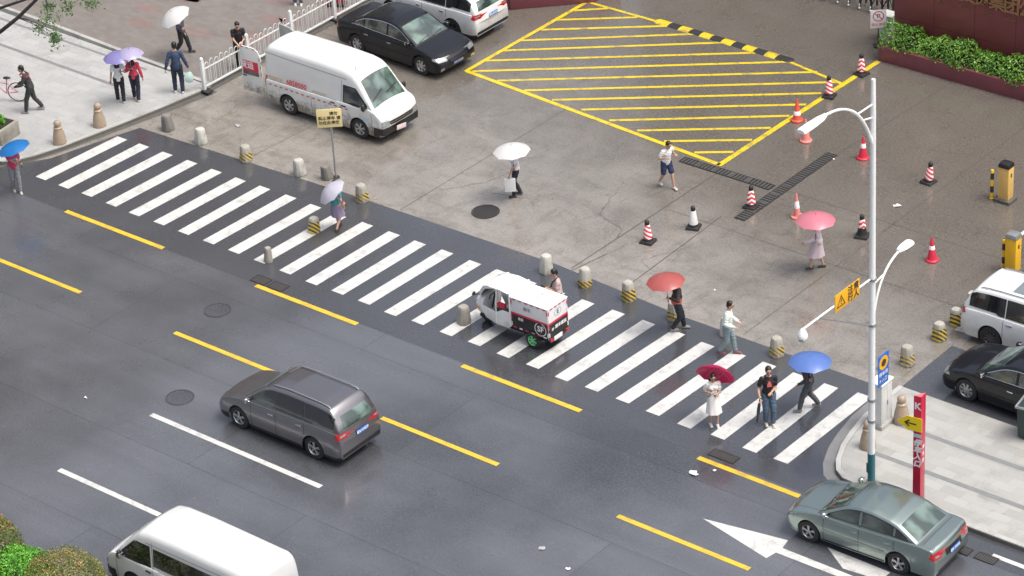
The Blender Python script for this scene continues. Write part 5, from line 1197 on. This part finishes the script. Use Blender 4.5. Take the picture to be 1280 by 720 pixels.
# --- bicycle at the left edge
B = thing('bicycle', 'pink framed bicycle at the left edge beside the dark walker', 'bicycle', (-4.45, 2.95, K), -150)
for x in (-.5, .5):
    w_ = MB().lathe([(.31, -.018), (.335, 0), (.31, .018), (.30, 0)], n=30, axis='y', cap=False).build('wheel', M['rubber'], B, smooth=60); w_.location = (x, 0, .335)
    sp = MB()
    for k in range(14): a = 2 * math.pi * k / 14; sp.tube([(0, .01 if k % 2 else -.01, 0), (.305 * math.cos(a), 0, .305 * math.sin(a))], .0022, 4)
    sp.build('spokes', M['grey_metal'], w_)
pk = simple('pink_enamel', (.62, .14, .24), .3, coat=.4)
MB().tube([(-.5, 0, .335), (-.12, 0, .28), (.38, 0, .78)], .017, 8).tube([(-.12, 0, .28), (-.2, 0, .78)], .017, 8).tube([(-.5, 0, .335), (-.18, 0, .62), (.36, 0, .70)], .014, 8).tube([(.5, 0, .335), (.40, 0, .62), (.36, 0, .88)], .016, 8).build('frame', pk, B, smooth=60)
MB().ell((-.21, 0, .82), (.13, .075, .04)).build('saddle', M['black_plastic'], B, smooth=60)
MB().tube([(.30, -.27, .98), (.37, -.10, .93), (.37, .10, .93), (.30, .27, .98)], .012, 8).build('handlebar', M['grey_metal'], B)
MB().box((.56, 0, .74), (.26, .32, .20), taper=1.15).build('basket', simple('pink_basket', (.55, .22, .28), .5), B, bevel=.01)
# ------------------------------------------------------------------ people
SK = simple('skin', (.50, .30, .21), .5, var=.06); M['hair'] = simple('black_hair', (.012, .010, .009), .4, var=.3, vscale=30)
M['eye'] = simple('dark_eye', (.015, .01, .008), .2); M['lip'] = simple('lip', (.36, .14, .12), .5)
def ik(a, c, l1, l2, pole):
    a, c, pole = Vector(a), Vector(c), Vector(pole); d = c - a; L = min(d.length, (l1 + l2) * .995); d = d.normalized(); c = a + d * L
    p = (l1 * l1 - l2 * l2 + L * L) / (2 * L); h = math.sqrt(max(0, l1 * l1 - p * p)); q = pole - d * pole.dot(d); q = q.normalized() if q.length > 1e-5 else Vector((0, 0, 1))
    return a + d * p + q * h, c
CM = {}
def cloth(name, col, rough=.75):
    if name not in CM: CM[name] = simple(name, col, rough, var=.16, vscale=14, bmp=.35)
    return CM[name]
def person(label, x, y, z, face, H=1.72, feet=((.05, .1), (-.03, -.1)), hands=((.05, .30, .80), (.05, -.30, .80)), lean=4, lift=(0, 0), head=(0, 8),
           top=('white_shirt', (.7, .7, .7)), sleeve='short', bottom='trousers', bcol=('dark_trousers', (.03, .03, .035)), shoe=(.05, .05, .05), hair='short', band=None, woman=False, hemz=.92, group='people crossing and waiting in the rain', crouch=0.):
    s = H / 1.75; t = thing('person', label, 'person', (x, y, z), face, group)
    ln_ = R(lean); bw = .92 if woman else 1.0
    def up(h, dx=0, dy=0):          # a point on the leaning trunk at height h
        d = h - .94; return Vector((dx * math.cos(ln_) + d * math.sin(ln_), dy, .94 - crouch + d * math.cos(ln_) - dx * math.sin(ln_)))
    hipc = up(.94); P = {}
    legs = []
    for k, sg in ((0, 1), (1, -1)):
        hip = hipc + Vector((0, sg * .088, -.02)); ank = Vector((feet[k][0], feet[k][1], .085 + lift[k])); kn, ank = ik(hip, ank, .43, .425, (1, sg * .12, .1)); legs.append((hip, kn, ank))
    arms = []
    for k, sg in ((0, 1), (1, -1)):
        sh = up(1.375, 0, sg * .170 * bw); tg = Vector(hands[k]) - Vector((0, 0, crouch)); el, wr = ik(sh, tg, .285, .255, (-.5, sg * .45, -.75)); arms.append((sh, el, wr))
    hd = up(1.60, .025); hy, hp = R(head[0]), R(head[1]); HR = Euler((0, hp + ln_ * .4, hy)).to_matrix()
    def hp_(v): return hd + HR @ Vector(v)
    b = MB()
    b.ell(up(.97), (.105 * bw, .15, .13)); b.cap(up(1.0), up(1.18), .118 * bw, .115 * bw); b.ell(up(1.27), (.112 * bw, .155 * bw, .165)); b.cap(up(1.425), up(1.385, 0, -.145 * bw), .055, .048); b.cap(up(1.425), up(1.385, 0, .145 * bw), .055, .048)
    b.cap(up(1.40), up(1.54, .015), .055, .05)
    if woman: b.ell(up(1.28, .085, .06), (.055, .06, .06)).ell(up(1.28, .085, -.06), (.055, .06, .06))
    b.ell(hp_((0, 0, .03)), (.096, .076, .105), rot=HR.to_euler()); b.ell(hp_((.025, 0, -.045)), (.068, .056, .070), rot=HR.to_euler()); b.cap(hp_((.085, 0, .005)), hp_((.112, 0, -.022)), .010, .014, 8)
    for sg in (-1, 1): b.ell(hp_((-.005, sg * .078, -.005)), (.018, .010, .030), 8, 6)
    for hip, kn, ank in legs:
        b.cap(hip, kn, .086, .056); b.cap(kn, ank, .056, .036); b.ell(kn + (ank - kn) * .28 + Vector((-.018, 0, 0)), (.05, .05, .11))
    for sh, el, wr in arms: b.cap(sh, el, .050, .039); b.cap(el, wr, .041, .026)
    fing = MB()
    for (sh, el, wr), sg in zip(arms, (1, -1)):
        d = (wr - el).normalized(); side = d.cross(Vector((0, 0, 1))); side = side.normalized() if side.length > .2 else Vector((0, 1, 0)); nrm = d.cross(side).normalized()
        b.loft([[wr + d * u + side * (a * wv) + nrm * (c_ * .013) for a, c_ in ((-1, -.6), (-.6, -1), (.6, -1), (1, -.6), (1, .6), (.6, 1), (-.6, 1), (-1, .6))] for u, wv in ((-.01, .022), (.03, .036), (.085, .040), (.098, .034))])
        for q, (off, Lf) in enumerate(((-.029, .060), (-.010, .072), (.010, .076), (.029, .066))):
            p0 = wr + d * .085 + side * off; c1 = (d * .85 + nrm * .35).normalized(); c2 = (d * .45 + nrm * .8).normalized(); c3 = (d * .0 + nrm).normalized()
            fing.tube([p0, p0 + c1 * Lf * .45, p0 + c1 * Lf * .45 + c2 * Lf * .32, p0 + c1 * Lf * .45 + c2 * Lf * .32 + c3 * Lf * .25], [.0095, .009, .008, .006], 6)
        p0 = wr + d * .03 - side * .034 * 1; c1 = (d * .7 - side * .6 + nrm * .3).normalized(); c2 = (d * .8 + nrm * .5).normalized()
        fing.tube([p0, p0 + c1 * .038, p0 + c1 * .038 + c2 * .03], [.012, .010, .007], 6)
    for k, (hip, kn, ank) in enumerate(legs):
        b.cap(ank - Vector((.03, 0, .045)), ank + Vector((.13, 0, -.058)), .034, .026)
    def fin(mb, name, mats, vox, sm=3):
        me = voxel(mb, name, vox, sm); me.materials.append(mats); 
        if name in ('shirt', 'jacket', 'trousers', 'shorts'):
            co_ = np.empty(len(me.vertices) * 3); me.vertices.foreach_get('co', co_); co_ = co_.reshape(-1, 3); no_ = np.empty_like(co_).reshape(-1); me.vertices.foreach_get('normal', no_); no_ = no_.reshape(-1, 3)
            ph_ = x * 3 + y; fold = np.sin(co_[:, 2] * 46 + 5 * np.sin(co_[:, 1] * 11 + ph_) + ph_) * np.sin(co_[:, 0] * 17 + co_[:, 1] * 21 + co_[:, 2] * 9 + ph_) + .6 * np.sin(co_[:, 2] * 80 + co_[:, 1] * 30 + co_[:, 0] * 24)
            co_ += no_ * (fold * .0055 + .002)[:, None]; me.vertices.foreach_set('co', co_.reshape(-1)); me.update()
        me.transform(Matrix.Scale(s, 4)); return link(name, me, t, smooth=180)
    body = fin(b, 'body', SK, .0155); me = body.data; me.materials.append(M['eye']); me.materials.append(M['lip'])
    for v in range(len(fing.v)): fing.v[v] = tuple(q * s for q in fing.v[v])
    join_mesh(me, fing, 0)
    for sg in (-1, 1):
        e = MB().ell(hp_((.088, sg * .030, .012)) * s, (.009, .015, .008), 8, 6); join_mesh(me, e, 1); e = MB().box(hp_((.094, sg * .031, .034)) * s, (.006, .034, .006)); join_mesh(me, e, 1)
    join_mesh(me, MB().ell(hp_((.090, 0, -.052)) * s, (.008, .024, .007), 8, 6), 2)
    me.polygons.foreach_set('use_smooth', [True] * len(me.polygons))
    # top garment
    g = MB(); e = .018
    if bottom != 'dress' or True:
        g.cap(up(max(hemz, .93)), up(1.18), .128 * bw + e * .6, .118 * bw + e); g.ell(up(1.27), (.112 * bw + e, .150 * bw + e * .8, .155 + e * .3)); g.cap(up(1.41), up(1.375, 0, -.14 * bw), .055 + e * .5, .05 + e * .7); g.cap(up(1.41), up(1.375, 0, .14 * bw), .055 + e * .5, .05 + e * .7); g.ell(up(1.0), (.115 + e, .15 + e, .12))
        if woman: g.ell(up(1.28, .088, .06), (.06, .062, .066)).ell(up(1.28, .088, -.06), (.06, .062, .066))
        for sh, el, wr in arms:
            if sleeve == 'long': g.cap(sh, el, .050 + e * .7, .043 + e * .7); g.cap(el, el + (wr - el) * .96, .045 + e * .8, .034 + e * .5)
            elif sleeve == 'short': g.cap(sh, sh + (el - sh) * .60, .050 + e, .045 + e * .9)
        fin(g, 'jacket' if sleeve == 'long' else 'shirt', cloth(*top), .0155)
    if band:
        o = MB().loft([[tuple((up(h_) + Vector((r_ * 1.12 * .86 * math.cos(a), r_ * math.sin(a) * 1.12, 0))) * s) for a in [2 * math.pi * k / 24 for k in range(24)]] for h_, r_ in ((band[1], .163), (band[2], .163))], cap=False).build('shirt_band', cloth(*band[0]), t, smooth=60)
    # lower garment
    g = MB(); e = .014
    if bottom in ('trousers', 'shorts'):
        g.ell(up(.97), (.112 + e, .152 + e, .125))
        for hip, kn, ank in legs:
            if bottom == 'trousers': g.cap(hip, kn, .090 + e, .062 + e * 1.2); g.cap(kn, kn + (ank - kn) * .93, .062 + e * 1.2, .050 + e)
            else: g.cap(hip, hip + (kn - hip) * .8, .092 + e, .078 + e)
        fin(g, bottom, cloth(*bcol), .0155)
    else:
        kh = .50 if bottom == 'dress' else .48; c0 = up(1.02); c2 = (legs[0][1] + legs[1][1]) / 2
        rings = []
        for u in np.linspace(0, 1, 9):
            c_ = c0.lerp(Vector((c2.x, c2.y, kh)), u); rw = .15 + .075 * u; rd = .125 + .075 * u + abs(legs[0][1].x - legs[1][1].x) * .3 * u
            rings.append([tuple((c_ + Vector((rd * (1 + .06 * u * math.sin(7 * a)) * math.cos(a), rw * (1 + .06 * u * math.sin(7 * a)) * math.sin(a), 0))) * s) for a in [2 * math.pi * k / 36 for k in range(36)]])
        MB().loft(rings, cap=False).build('skirt', cloth(*bcol), t, smooth=60)
    for k, (hip, kn, ank) in enumerate(legs):
        f = MB().cap(ank - Vector((.035, 0, .042)), ank + Vector((.145, 0, -.055)), .044, .034).box(ank + Vector((.05, 0, -.075)), (.25, .085, .02)); fin(f, 'shoe', cloth('shoe_%02d_%02d_%02d' % tuple(int(q * 99) for q in shoe), shoe, .5), .012, 2)
    # hair
    g = MB(); g.ell(hp_((-.020, 0, .050)), (.100, .088, .100), rot=HR.to_euler()); g.ell(hp_((-.035, 0, .0)), (.080, .083, .09), rot=HR.to_euler())
    if hair == 'long': g.cap(hp_((-.05, 0, 0)), hp_((-.095, 0, -.24)), .078, .05); g.ell(hp_((-.075, 0, -.2)), (.045, .10, .14), rot=HR.to_euler())
    fin(g, 'hair', M['hair'], .014, 2)
    t['_x'] = 0; del t['_x']
    return t, s, arms
def umbrella(label, grip, centre, name, col, Rr=.50, depth=.19, trans=True, flat=1.0):
    grip, centre = Vector(grip), Vector(centre); ax = (centre - grip).normalized(); L = (centre - grip).length
    t = thing('umbrella', label, 'umbrella', grip, group='umbrellas held by people walking'); t.rotation_euler = ax.to_track_quat('Z', 'Y').to_euler()
    key = 'umbrella_' + name
    if key not in CM:
        m, nt, b = new_mat(key); v = coords(nt); c = mix(nt, noise(nt, v, 3, 4), tuple(q * .88 for q in col), col); ln(nt, c, b.inputs['Base Color']); b.inputs['Roughness'].default_value = .35; b.inputs['Coat Weight'].default_value = .2
        tl = nt.nodes.new('ShaderNodeBsdfTranslucent'); ln(nt, c, tl.inputs['Color']); mx = nt.nodes.new('ShaderNodeMixShader'); mx.inputs[0].default_value = .35
        ln(nt, b.outputs[0], mx.inputs[1]); ln(nt, tl.outputs[0], mx.inputs[2]); ln(nt, mx.outputs[0], nt.nodes['Material Output'].inputs['Surface']); CM[key] = m
    rings = []
    for u in np.linspace(.02, 1, 12):
        ring = []
        for k in range(64):
            a = 2 * math.pi * k / 64; f = abs(math.sin(a * 4)) ** .7; r = Rr * u * (1 - .055 * f * u ** 2); ring.append((r * math.cos(a), r * math.sin(a), L + depth * (1 - u ** 2 * (1.0 - .10 * f)) - depth * .4))
        rings.append(ring)
    MB().loft(rings, cap=False).build('canopy', CM[key], t, smooth=28)
    rb = MB()
    for k in range(8):
        a = 2 * math.pi * k / 8; rb.tube([(Rr * u * math.cos(a), Rr * u * math.sin(a), L + depth * (1 - u ** 2) - depth * .4 - .006) for u in (.02, .4, .7, 1.0)], .0035, 4)
        rb.tube([(.0, 0, L - .25), (Rr * .5 * math.cos(a), Rr * .5 * math.sin(a), L + depth * .35 - .01)], .0025, 4)
    rb.build('ribs', M['grey_metal'], t)
    MB().tube([(0, 0, 0), (0, 0, L + depth * .6 + .05)], .007, 8).build('shaft', M['grey_metal'], t)
    MB().tube([(0, 0, .07), (0, 0, -.06), (.012, 0, -.10), (.045, 0, -.115), (.07, 0, -.09)], .013, 8).build('handle', M['black_plastic'], t, smooth=60)
    return t
def world(t, s, v): return Matrix.Translation(t.location) @ Euler(t.rotation_euler).to_matrix().to_4x4() @ (Vector(v) * s)
IL, IR, AW, TW = Vector((-.757, -.653, 0)), Vector((.757, .653, 0)), Vector((-.653, .757, 0)), Vector((.653, -.757, 0))
def brolly_person(k, centre, axis, ulabel, uname, ucol, *a, L=.62, Rr=.50, depth=.19, **kw):
    """a person whose hand k holds an umbrella with the given canopy centre and axis"""
    label, x, y, z, face, H = a; axis = (Vector((0, 0, 1)) + Vector(axis)).normalized(); g = Vector(centre) - axis * L; s = H / 1.75
    loc = Euler((0, 0, -R(face))).to_matrix() @ (g - Vector((x, y, z))) / s
    hd = list(kw.pop('hands')); 
    sh = Vector((0, .175 if k == 0 else -.175, 1.41)); hd[k] = tuple(loc - (loc - sh).normalized() * .08); kw['hands'] = hd
    P = person(label, x, y, z, face, H, **kw); t, s, arms = P; wr, el = arms[k][2], arms[k][1]; g = world(t, s, wr + (wr - el).normalized() * .075)
    umbrella(ulabel, g, g + axis * (Vector(centre) - g).length, uname, ucol, Rr=Rr, depth=depth); return P
def U_(x, y, z): return (x, y, z)
def phone(P, label, at):
    t, s, arms = P; p = thing('phone', label, 'phone', world(t, s, at), 0); p.rotation_euler = (R(30), 0, t.rotation_euler.z - R(90))
    MB().box((0, 0, 0), (.075, .15, .009)).build('case', M['black_plastic'], p, bevel=.003); MB().box((0, 0, .0055), (.066, .135, .002)).build('screen', M['glass'], p)

FWD, LEFT, RIGHT, AWAY = -49, -139, 41, 131     # towards the viewer, to picture left, right, away
walkL = dict(feet=((.26, .09), (-.24, -.09)), lift=(0, .05))
P = person('person in dark clothes with a red collar striding across the left pavement', -3.10, 2.95, K, LEFT, 1.66, feet=((.22, .1), (-.30, -.1)), lift=(0, .06), lean=16, hands=((.46, .16, 1.02), (.38, -.14, .98)), top=('charcoal_jacket', (.035, .035, .035)), sleeve='long', band=(('red_collar', (.4, .04, .05)), 1.34, 1.40), bcol=('charcoal_trousers', (.03, .035, .033)), shoe=(.25, .25, .25))
P = person('person in a white top at the left edge beside the pink bicycle', -4.42, 2.48, K, LEFT, 1.6, top=('white_top', (.66, .66, .68)), bcol=('mauve_trousers', (.25, .17, .2)), hair='long', woman=True, hands=((.3, .12, .98), (.3, -.12, .98)))
# two women under lilac umbrellas
P = brolly_person(1, (-0.93, 4.82, 1.85), (.05*IL+.05*TW), 'violet umbrella over the woman with long black hair', 'violet', (.28, .26, .55), 'woman in white top and black trousers walking away on the left pavement', -1.20, 4.93, K, AWAY + 8, 1.60, feet=((.10, .1), (-.08, -.09)), hands=((.08, .27, .82), (.22, -.08, 1.22)), top=('pale_top', (.66, .69, .68)), bcol=('black_leggings', (.015, .013, .02)), hair='long', woman=True, shoe=(.5, .5, .5), Rr=.46)
P = brolly_person(0, (-0.75, 5.07, 1.9), (0,0,0), 'pale lilac umbrella over the woman in the red jacket', 'lilac', (.50, .46, .66), 'woman in a red jacket and black trousers walking away on the left pavement', -.90, 5.31, K, AWAY - 6, 1.60, feet=((.12, .09), (-.12, -.09)), hands=((.22, .08, 1.22), (.05, -.28, .85)), top=('crimson_jacket', (.52, .05, .09)), sleeve='long', bcol=('navy_leggings', (.015, .016, .035)), hair='long', woman=True, shoe=(.4, .35, .35), Rr=.46)
P = brolly_person(0, (-1.8, 8.11, 1.56), .45*IL+.15*TW, 'large white umbrella on the plaza above the person in a dark jacket', 'white', (.80, .80, .79), 'person in a dark jacket walking on the plaza under a white umbrella', -2.15, 8.65, .02, RIGHT, 1.68, **walkL, hands=((.30, .06, 1.26), (.14, -.28, .92)), top=('slate_jacket', (.09, .09, .13)), sleeve='long', bcol=('black_trousers', (.02, .022, .022)), Rr=.54, depth=.26)
P = person('man in a navy suit seen from behind at the end of the white railing', -.12, 6.42, K, AWAY, 1.75, feet=((.05, .12), (-.05, -.12)), hands=((-.05, .34, .86), (.02, -.36, .84)), top=('navy_suit', (.030, .052, .105)), sleeve='long', bcol=('navy_trousers', (.014, .022, .045)), shoe=(.5, .5, .5), hemz=.9)
b = thing('carrier_bag', 'pale mint plastic bag hanging from the hand of the man in the navy suit', 'bag', world(P[0], P[1], P[2][1][2] + Vector((0, 0, -.52))), 41)
mb = MB().loft([[(a_ * w_ / 2, b_ * d_ / 2, z_) for a_, b_ in ((-1, -.7), (-.6, -1), (.6, -1), (1, -.7), (1, .7), (.6, 1), (-.6, 1), (-1, .7))] for z_, w_, d_ in ((0, .20, .10), (.08, .27, .15), (.22, .26, .14), (.33, .16, .06))]); mb.build('bag', cloth('mint_plastic', (.52, .68, .64), .4), b, smooth=60)
MB().tube([(-.06, 0, .32), (-.03, 0, .44), (0, 0, .46), (.03, 0, .44), (.06, 0, .32)], .006, 6).build('handles', cloth('mint_plastic', (.52, .68, .64)), b)
P = person('man in a black T-shirt leaning over the railing behind the open van door', .10, 9.0, .02, FWD + 8, 1.70, lean=14, head=(0, 30), hands=((.36, .10, 1.05), (.40, -.06, 1.0)), top=('black_tshirt', (.018, .014, .020)), bcol=('black_jeans', (.015, .015, .018)), shoe=(.03, .03, .03))
P = person('person at the top edge with white shoes on the plaza behind the railing', -1.52, 13.49, .02, FWD, 1.70, bcol=('grey_trousers', (.12, .12, .13)), shoe=(.75, .75, .72))
# road side
P = brolly_person(1, (0.52, -1.02, 1.68), .25*IL, 'blue umbrella resting over the person in the red striped shirt', 'blue', (.02, .20, .55), 'person in a red striped shirt and grey trousers at the left edge', .19, -.86, .008, -30, 1.62, feet=((.17, .10), (-.10, -.06)), hands=((.24, .10, 1.16), (.22, -.03, 1.22)), top=('red_shirt', (.58, .05, .12)), sleeve='short', band=(('navy_white_band', (.30, .30, .42)), 1.20, 1.27), bcol=('grey_trousers_light', (.22, .23, .24)), shoe=(.62, .56, .46), head=(0, 15), Rr=.50)
P = brolly_person(1, (13.07, 6.87, 1.7), .06*IL, 'white umbrella in the middle of the forecourt', 'bright_white', (.84, .83, .84), 'person in pale top and black trousers under the white umbrella on the forecourt', 12.94, 7.14, .006, LEFT, 1.62, feet=((.10, .08), (-.10, -.08)), lift=(0, .03), hands=((.22, .22, .84), (.26, -.06, 1.22)), top=('pale_grey_top', (.62, .62, .66)), bcol=('black_slim_trousers', (.02, .017, .025)), woman=True, shoe=(.04, .04, .04), Rr=.55)
b = thing('shopping_bag', 'white paper shopping bag carried under the white umbrella on the forecourt', 'bag', world(P[0], P[1], P[2][0][2] + Vector((0, .0, -.56))), 40)
MB().box((0, 0, .20), (.32, .13, .40)).build('bag', M['white_decal'], b, bevel=.008); MB().tube([(-.07, 0, .39), (-.05, 0, .50), (.05, 0, .50), (.07, 0, .39)], .005, 6).build('handle', M['white_decal'], b)
P = person('person in a white shirt and navy shorts hurrying below the corner of the yellow box', 16.28, 9.95, .006, RIGHT - 60, 1.60, feet=((.27, .1), (-.24, -.12)), lift=(0, .07), lean=12, head=(0, 22), hands=((.20, .22, 1.20), (.24, -.20, 1.22)), top=('white_shirt_loose', (.72, .72, .70)), bottom='shorts', bcol=('navy_shorts', (.022, .035, .09)), shoe=(.6, .58, .52))
P = brolly_person(1, (22.68, 8.22, 1.72), (0,0,0), 'pink umbrella beside the slim faded cone', 'pink', (.74, .25, .32), 'person in a white blouse and black boots walking left under a pink umbrella', 22.60, 8.44, .006, LEFT, 1.60, feet=((.24, .09), (-.16, -.09)), lift=(.05, 0), hands=((.42, .14, 1.02), (.22, -.05, 1.24)), lean=8, top=('white_blouse', (.70, .67, .70)), sleeve='long', bottom='skirt', bcol=('pale_pink_skirt', (.55, .46, .50)), hair='long', woman=True, shoe=(.03, .03, .03), Rr=.56, depth=.2)
P = brolly_person(0, (10.0, 2.42, 1.45), .75*IL+.1*TW, 'pale lavender umbrella tilted left over the woman in the teal top', 'lavender', (.62, .60, .70), 'woman in teal top and mauve skirt walking over the zebra stripes', 9.86, 2.70, .012, AWAY - 30, 1.60, feet=((.20, .08), (-.16, -.08)), lift=(0, .05), hands=((.20, .16, 1.22), (.05, -.26, .9)), top=('teal_top', (.04, .25, .28)), bottom='skirt', bcol=('mauve_skirt', (.24, .20, .30)), hair='long', woman=True, shoe=(.05, .04, .05), head=(0, 12), Rr=.46, depth=.24)
P = person('man in a pale shirt looking at his phone behind the delivery tricycle', 18.36, 2.22, .012, LEFT + 12, 1.66, hands=((.30, .06, 1.17), (.30, -.05, 1.14)), head=(0, 32), top=('dusty_pink_shirt', (.52, .40, .39)), bottom='shorts', bcol=('dark_shorts', (.04, .045, .04)), shoe=(.1, .1, .1)); phone(P, 'phone held by the man behind the tricycle', (.43, .0, 1.24))
o = MB().tube([(.02, .17, 1.47), (.15, .06, 1.28), (.16, -.08, 1.10), (.06, -.17, .98)], .018, 6).build('shoulder_strap', M['black_plastic'], P[0])
P = brolly_person(1, (21.24, 3.26, 1.7), .08*IL, 'dull red umbrella held far forward over the person in black', 'dull_red', (.52, .13, .12), 'person in black with an orange red waist band under a dull red umbrella', 21.30, 3.62, .012, RIGHT, 1.66, feet=((.20, .09), (-.14, -.1)), lift=(0, .05), hands=((.05, .26, .86), (.18, -.10, 1.26)), top=('black_top', (.035, .03, .032)), sleeve='long', band=(('orange_red_band', (.50, .12, .07)), .93, 1.10), bcol=('black_pants', (.012, .014, .024)), shoe=(.2, .2, .2), head=(0, 12), Rr=.53)
P = person('person in pale green white rain top and teal trousers at the edge of the crossing', 23.12, 3.36, .012, RIGHT - 20, 1.66, feet=((.22, .09), (-.2, -.1)), lift=(0, .06), hands=((.28, .18, 1.0), (.26, -.16, 1.0)), top=('white_green_rain_top', (.72, .77, .73)), sleeve='long', bcol=('teal_grey_trousers', (.20, .26, .28)), shoe=(.25, .08, .09), hair='short', lean=8)
P = brolly_person(1, (24.74, .62, 1.40), 1.35*AW+.55*IR, 'crimson umbrella tilted behind the woman in the white dress', 'crimson', (.58, .02, .11), 'woman in a white dress standing on the zebra crossing with a crimson umbrella', 24.83, .36, .012, FWD + 8, 1.60, feet=((.09, .09), (-.02, -.08)), hands=((.27, .05, 1.16), (.25, -.10, 1.20)), top=('white_dress_top', (.74, .72, .69)), bottom='dress', bcol=('white_dress', (.74, .72, .69)), woman=True, hair='long', shoe=(.72, .70, .68), head=(0, 22), Rr=.52, depth=.24); phone(P, 'phone held by the woman in the white dress', (.38, -.02, 1.22))
P = person('man in black T-shirt and blue jeans on the zebra crossing with folded umbrella', 25.97, 1.18, .012, FWD + 6, 1.76, feet=((.08, .10), (-.02, -.07)), hands=((.26, .02, 1.10), (.20, -.26, .93)), top=('black_tee', (.016, .013, .015)), bcol=('blue_jeans', (.075, .12, .175)), shoe=(.62, .58, .46), head=(0, 14), lean=2)
o = MB().add([(.150, .07, 1.20), (.150, -.06, 1.20), (.152, -.05, 1.30), (.150, .0, 1.39), (.152, .05, 1.30)], [(0, 1, 2, 3, 4)]).build('shirt_print', cloth('salmon_print', (.72, .16, .15)), P[0])
fu = thing('folded_umbrella', 'folded dark blue umbrella pointing down from the hand of the man in jeans', 'umbrella', world(P[0], P[1], P[2][1][2] + Vector((.07, -.02, -.03))), 0); fu.rotation_euler = (R(4), R(10), 0)
MB().lathe([(.004, -.80), (.008, -.74), (.030, -.66), (.045, -.35), (.038, -.12), (.014, -.06)], n=14).build('canopy', cloth('folded_navy', (.02, .035, .055), .4), fu, smooth=50); MB().tube([(0, 0, -.08), (0, 0, .06), (.02, 0, .10), (.05, 0, .10), (.06, 0, .07)], .011, 8).build('handle', M['black_plastic'], fu, smooth=60)
P = brolly_person(1, (26.6, 2.15, 1.66), (0,0,0), 'blue umbrella at the right end of the zebra crossing over the person in grey', 'cobalt', (.13, .24, .62), 'person in dark grey clothes walking left on the crossing under a blue umbrella', 26.45, 2.30, .012, LEFT, 1.68, feet=((.28, .09), (-.26, -.1)), lift=(0, .06), lean=14, hands=((.30, .20, .95), (.24, -.04, 1.24)), top=('plum_dark_top', (.07, .05, .065)), sleeve='long', bcol=('slate_trousers', (.07, .08, .09)), shoe=(.2, .2, .2), Rr=.56)
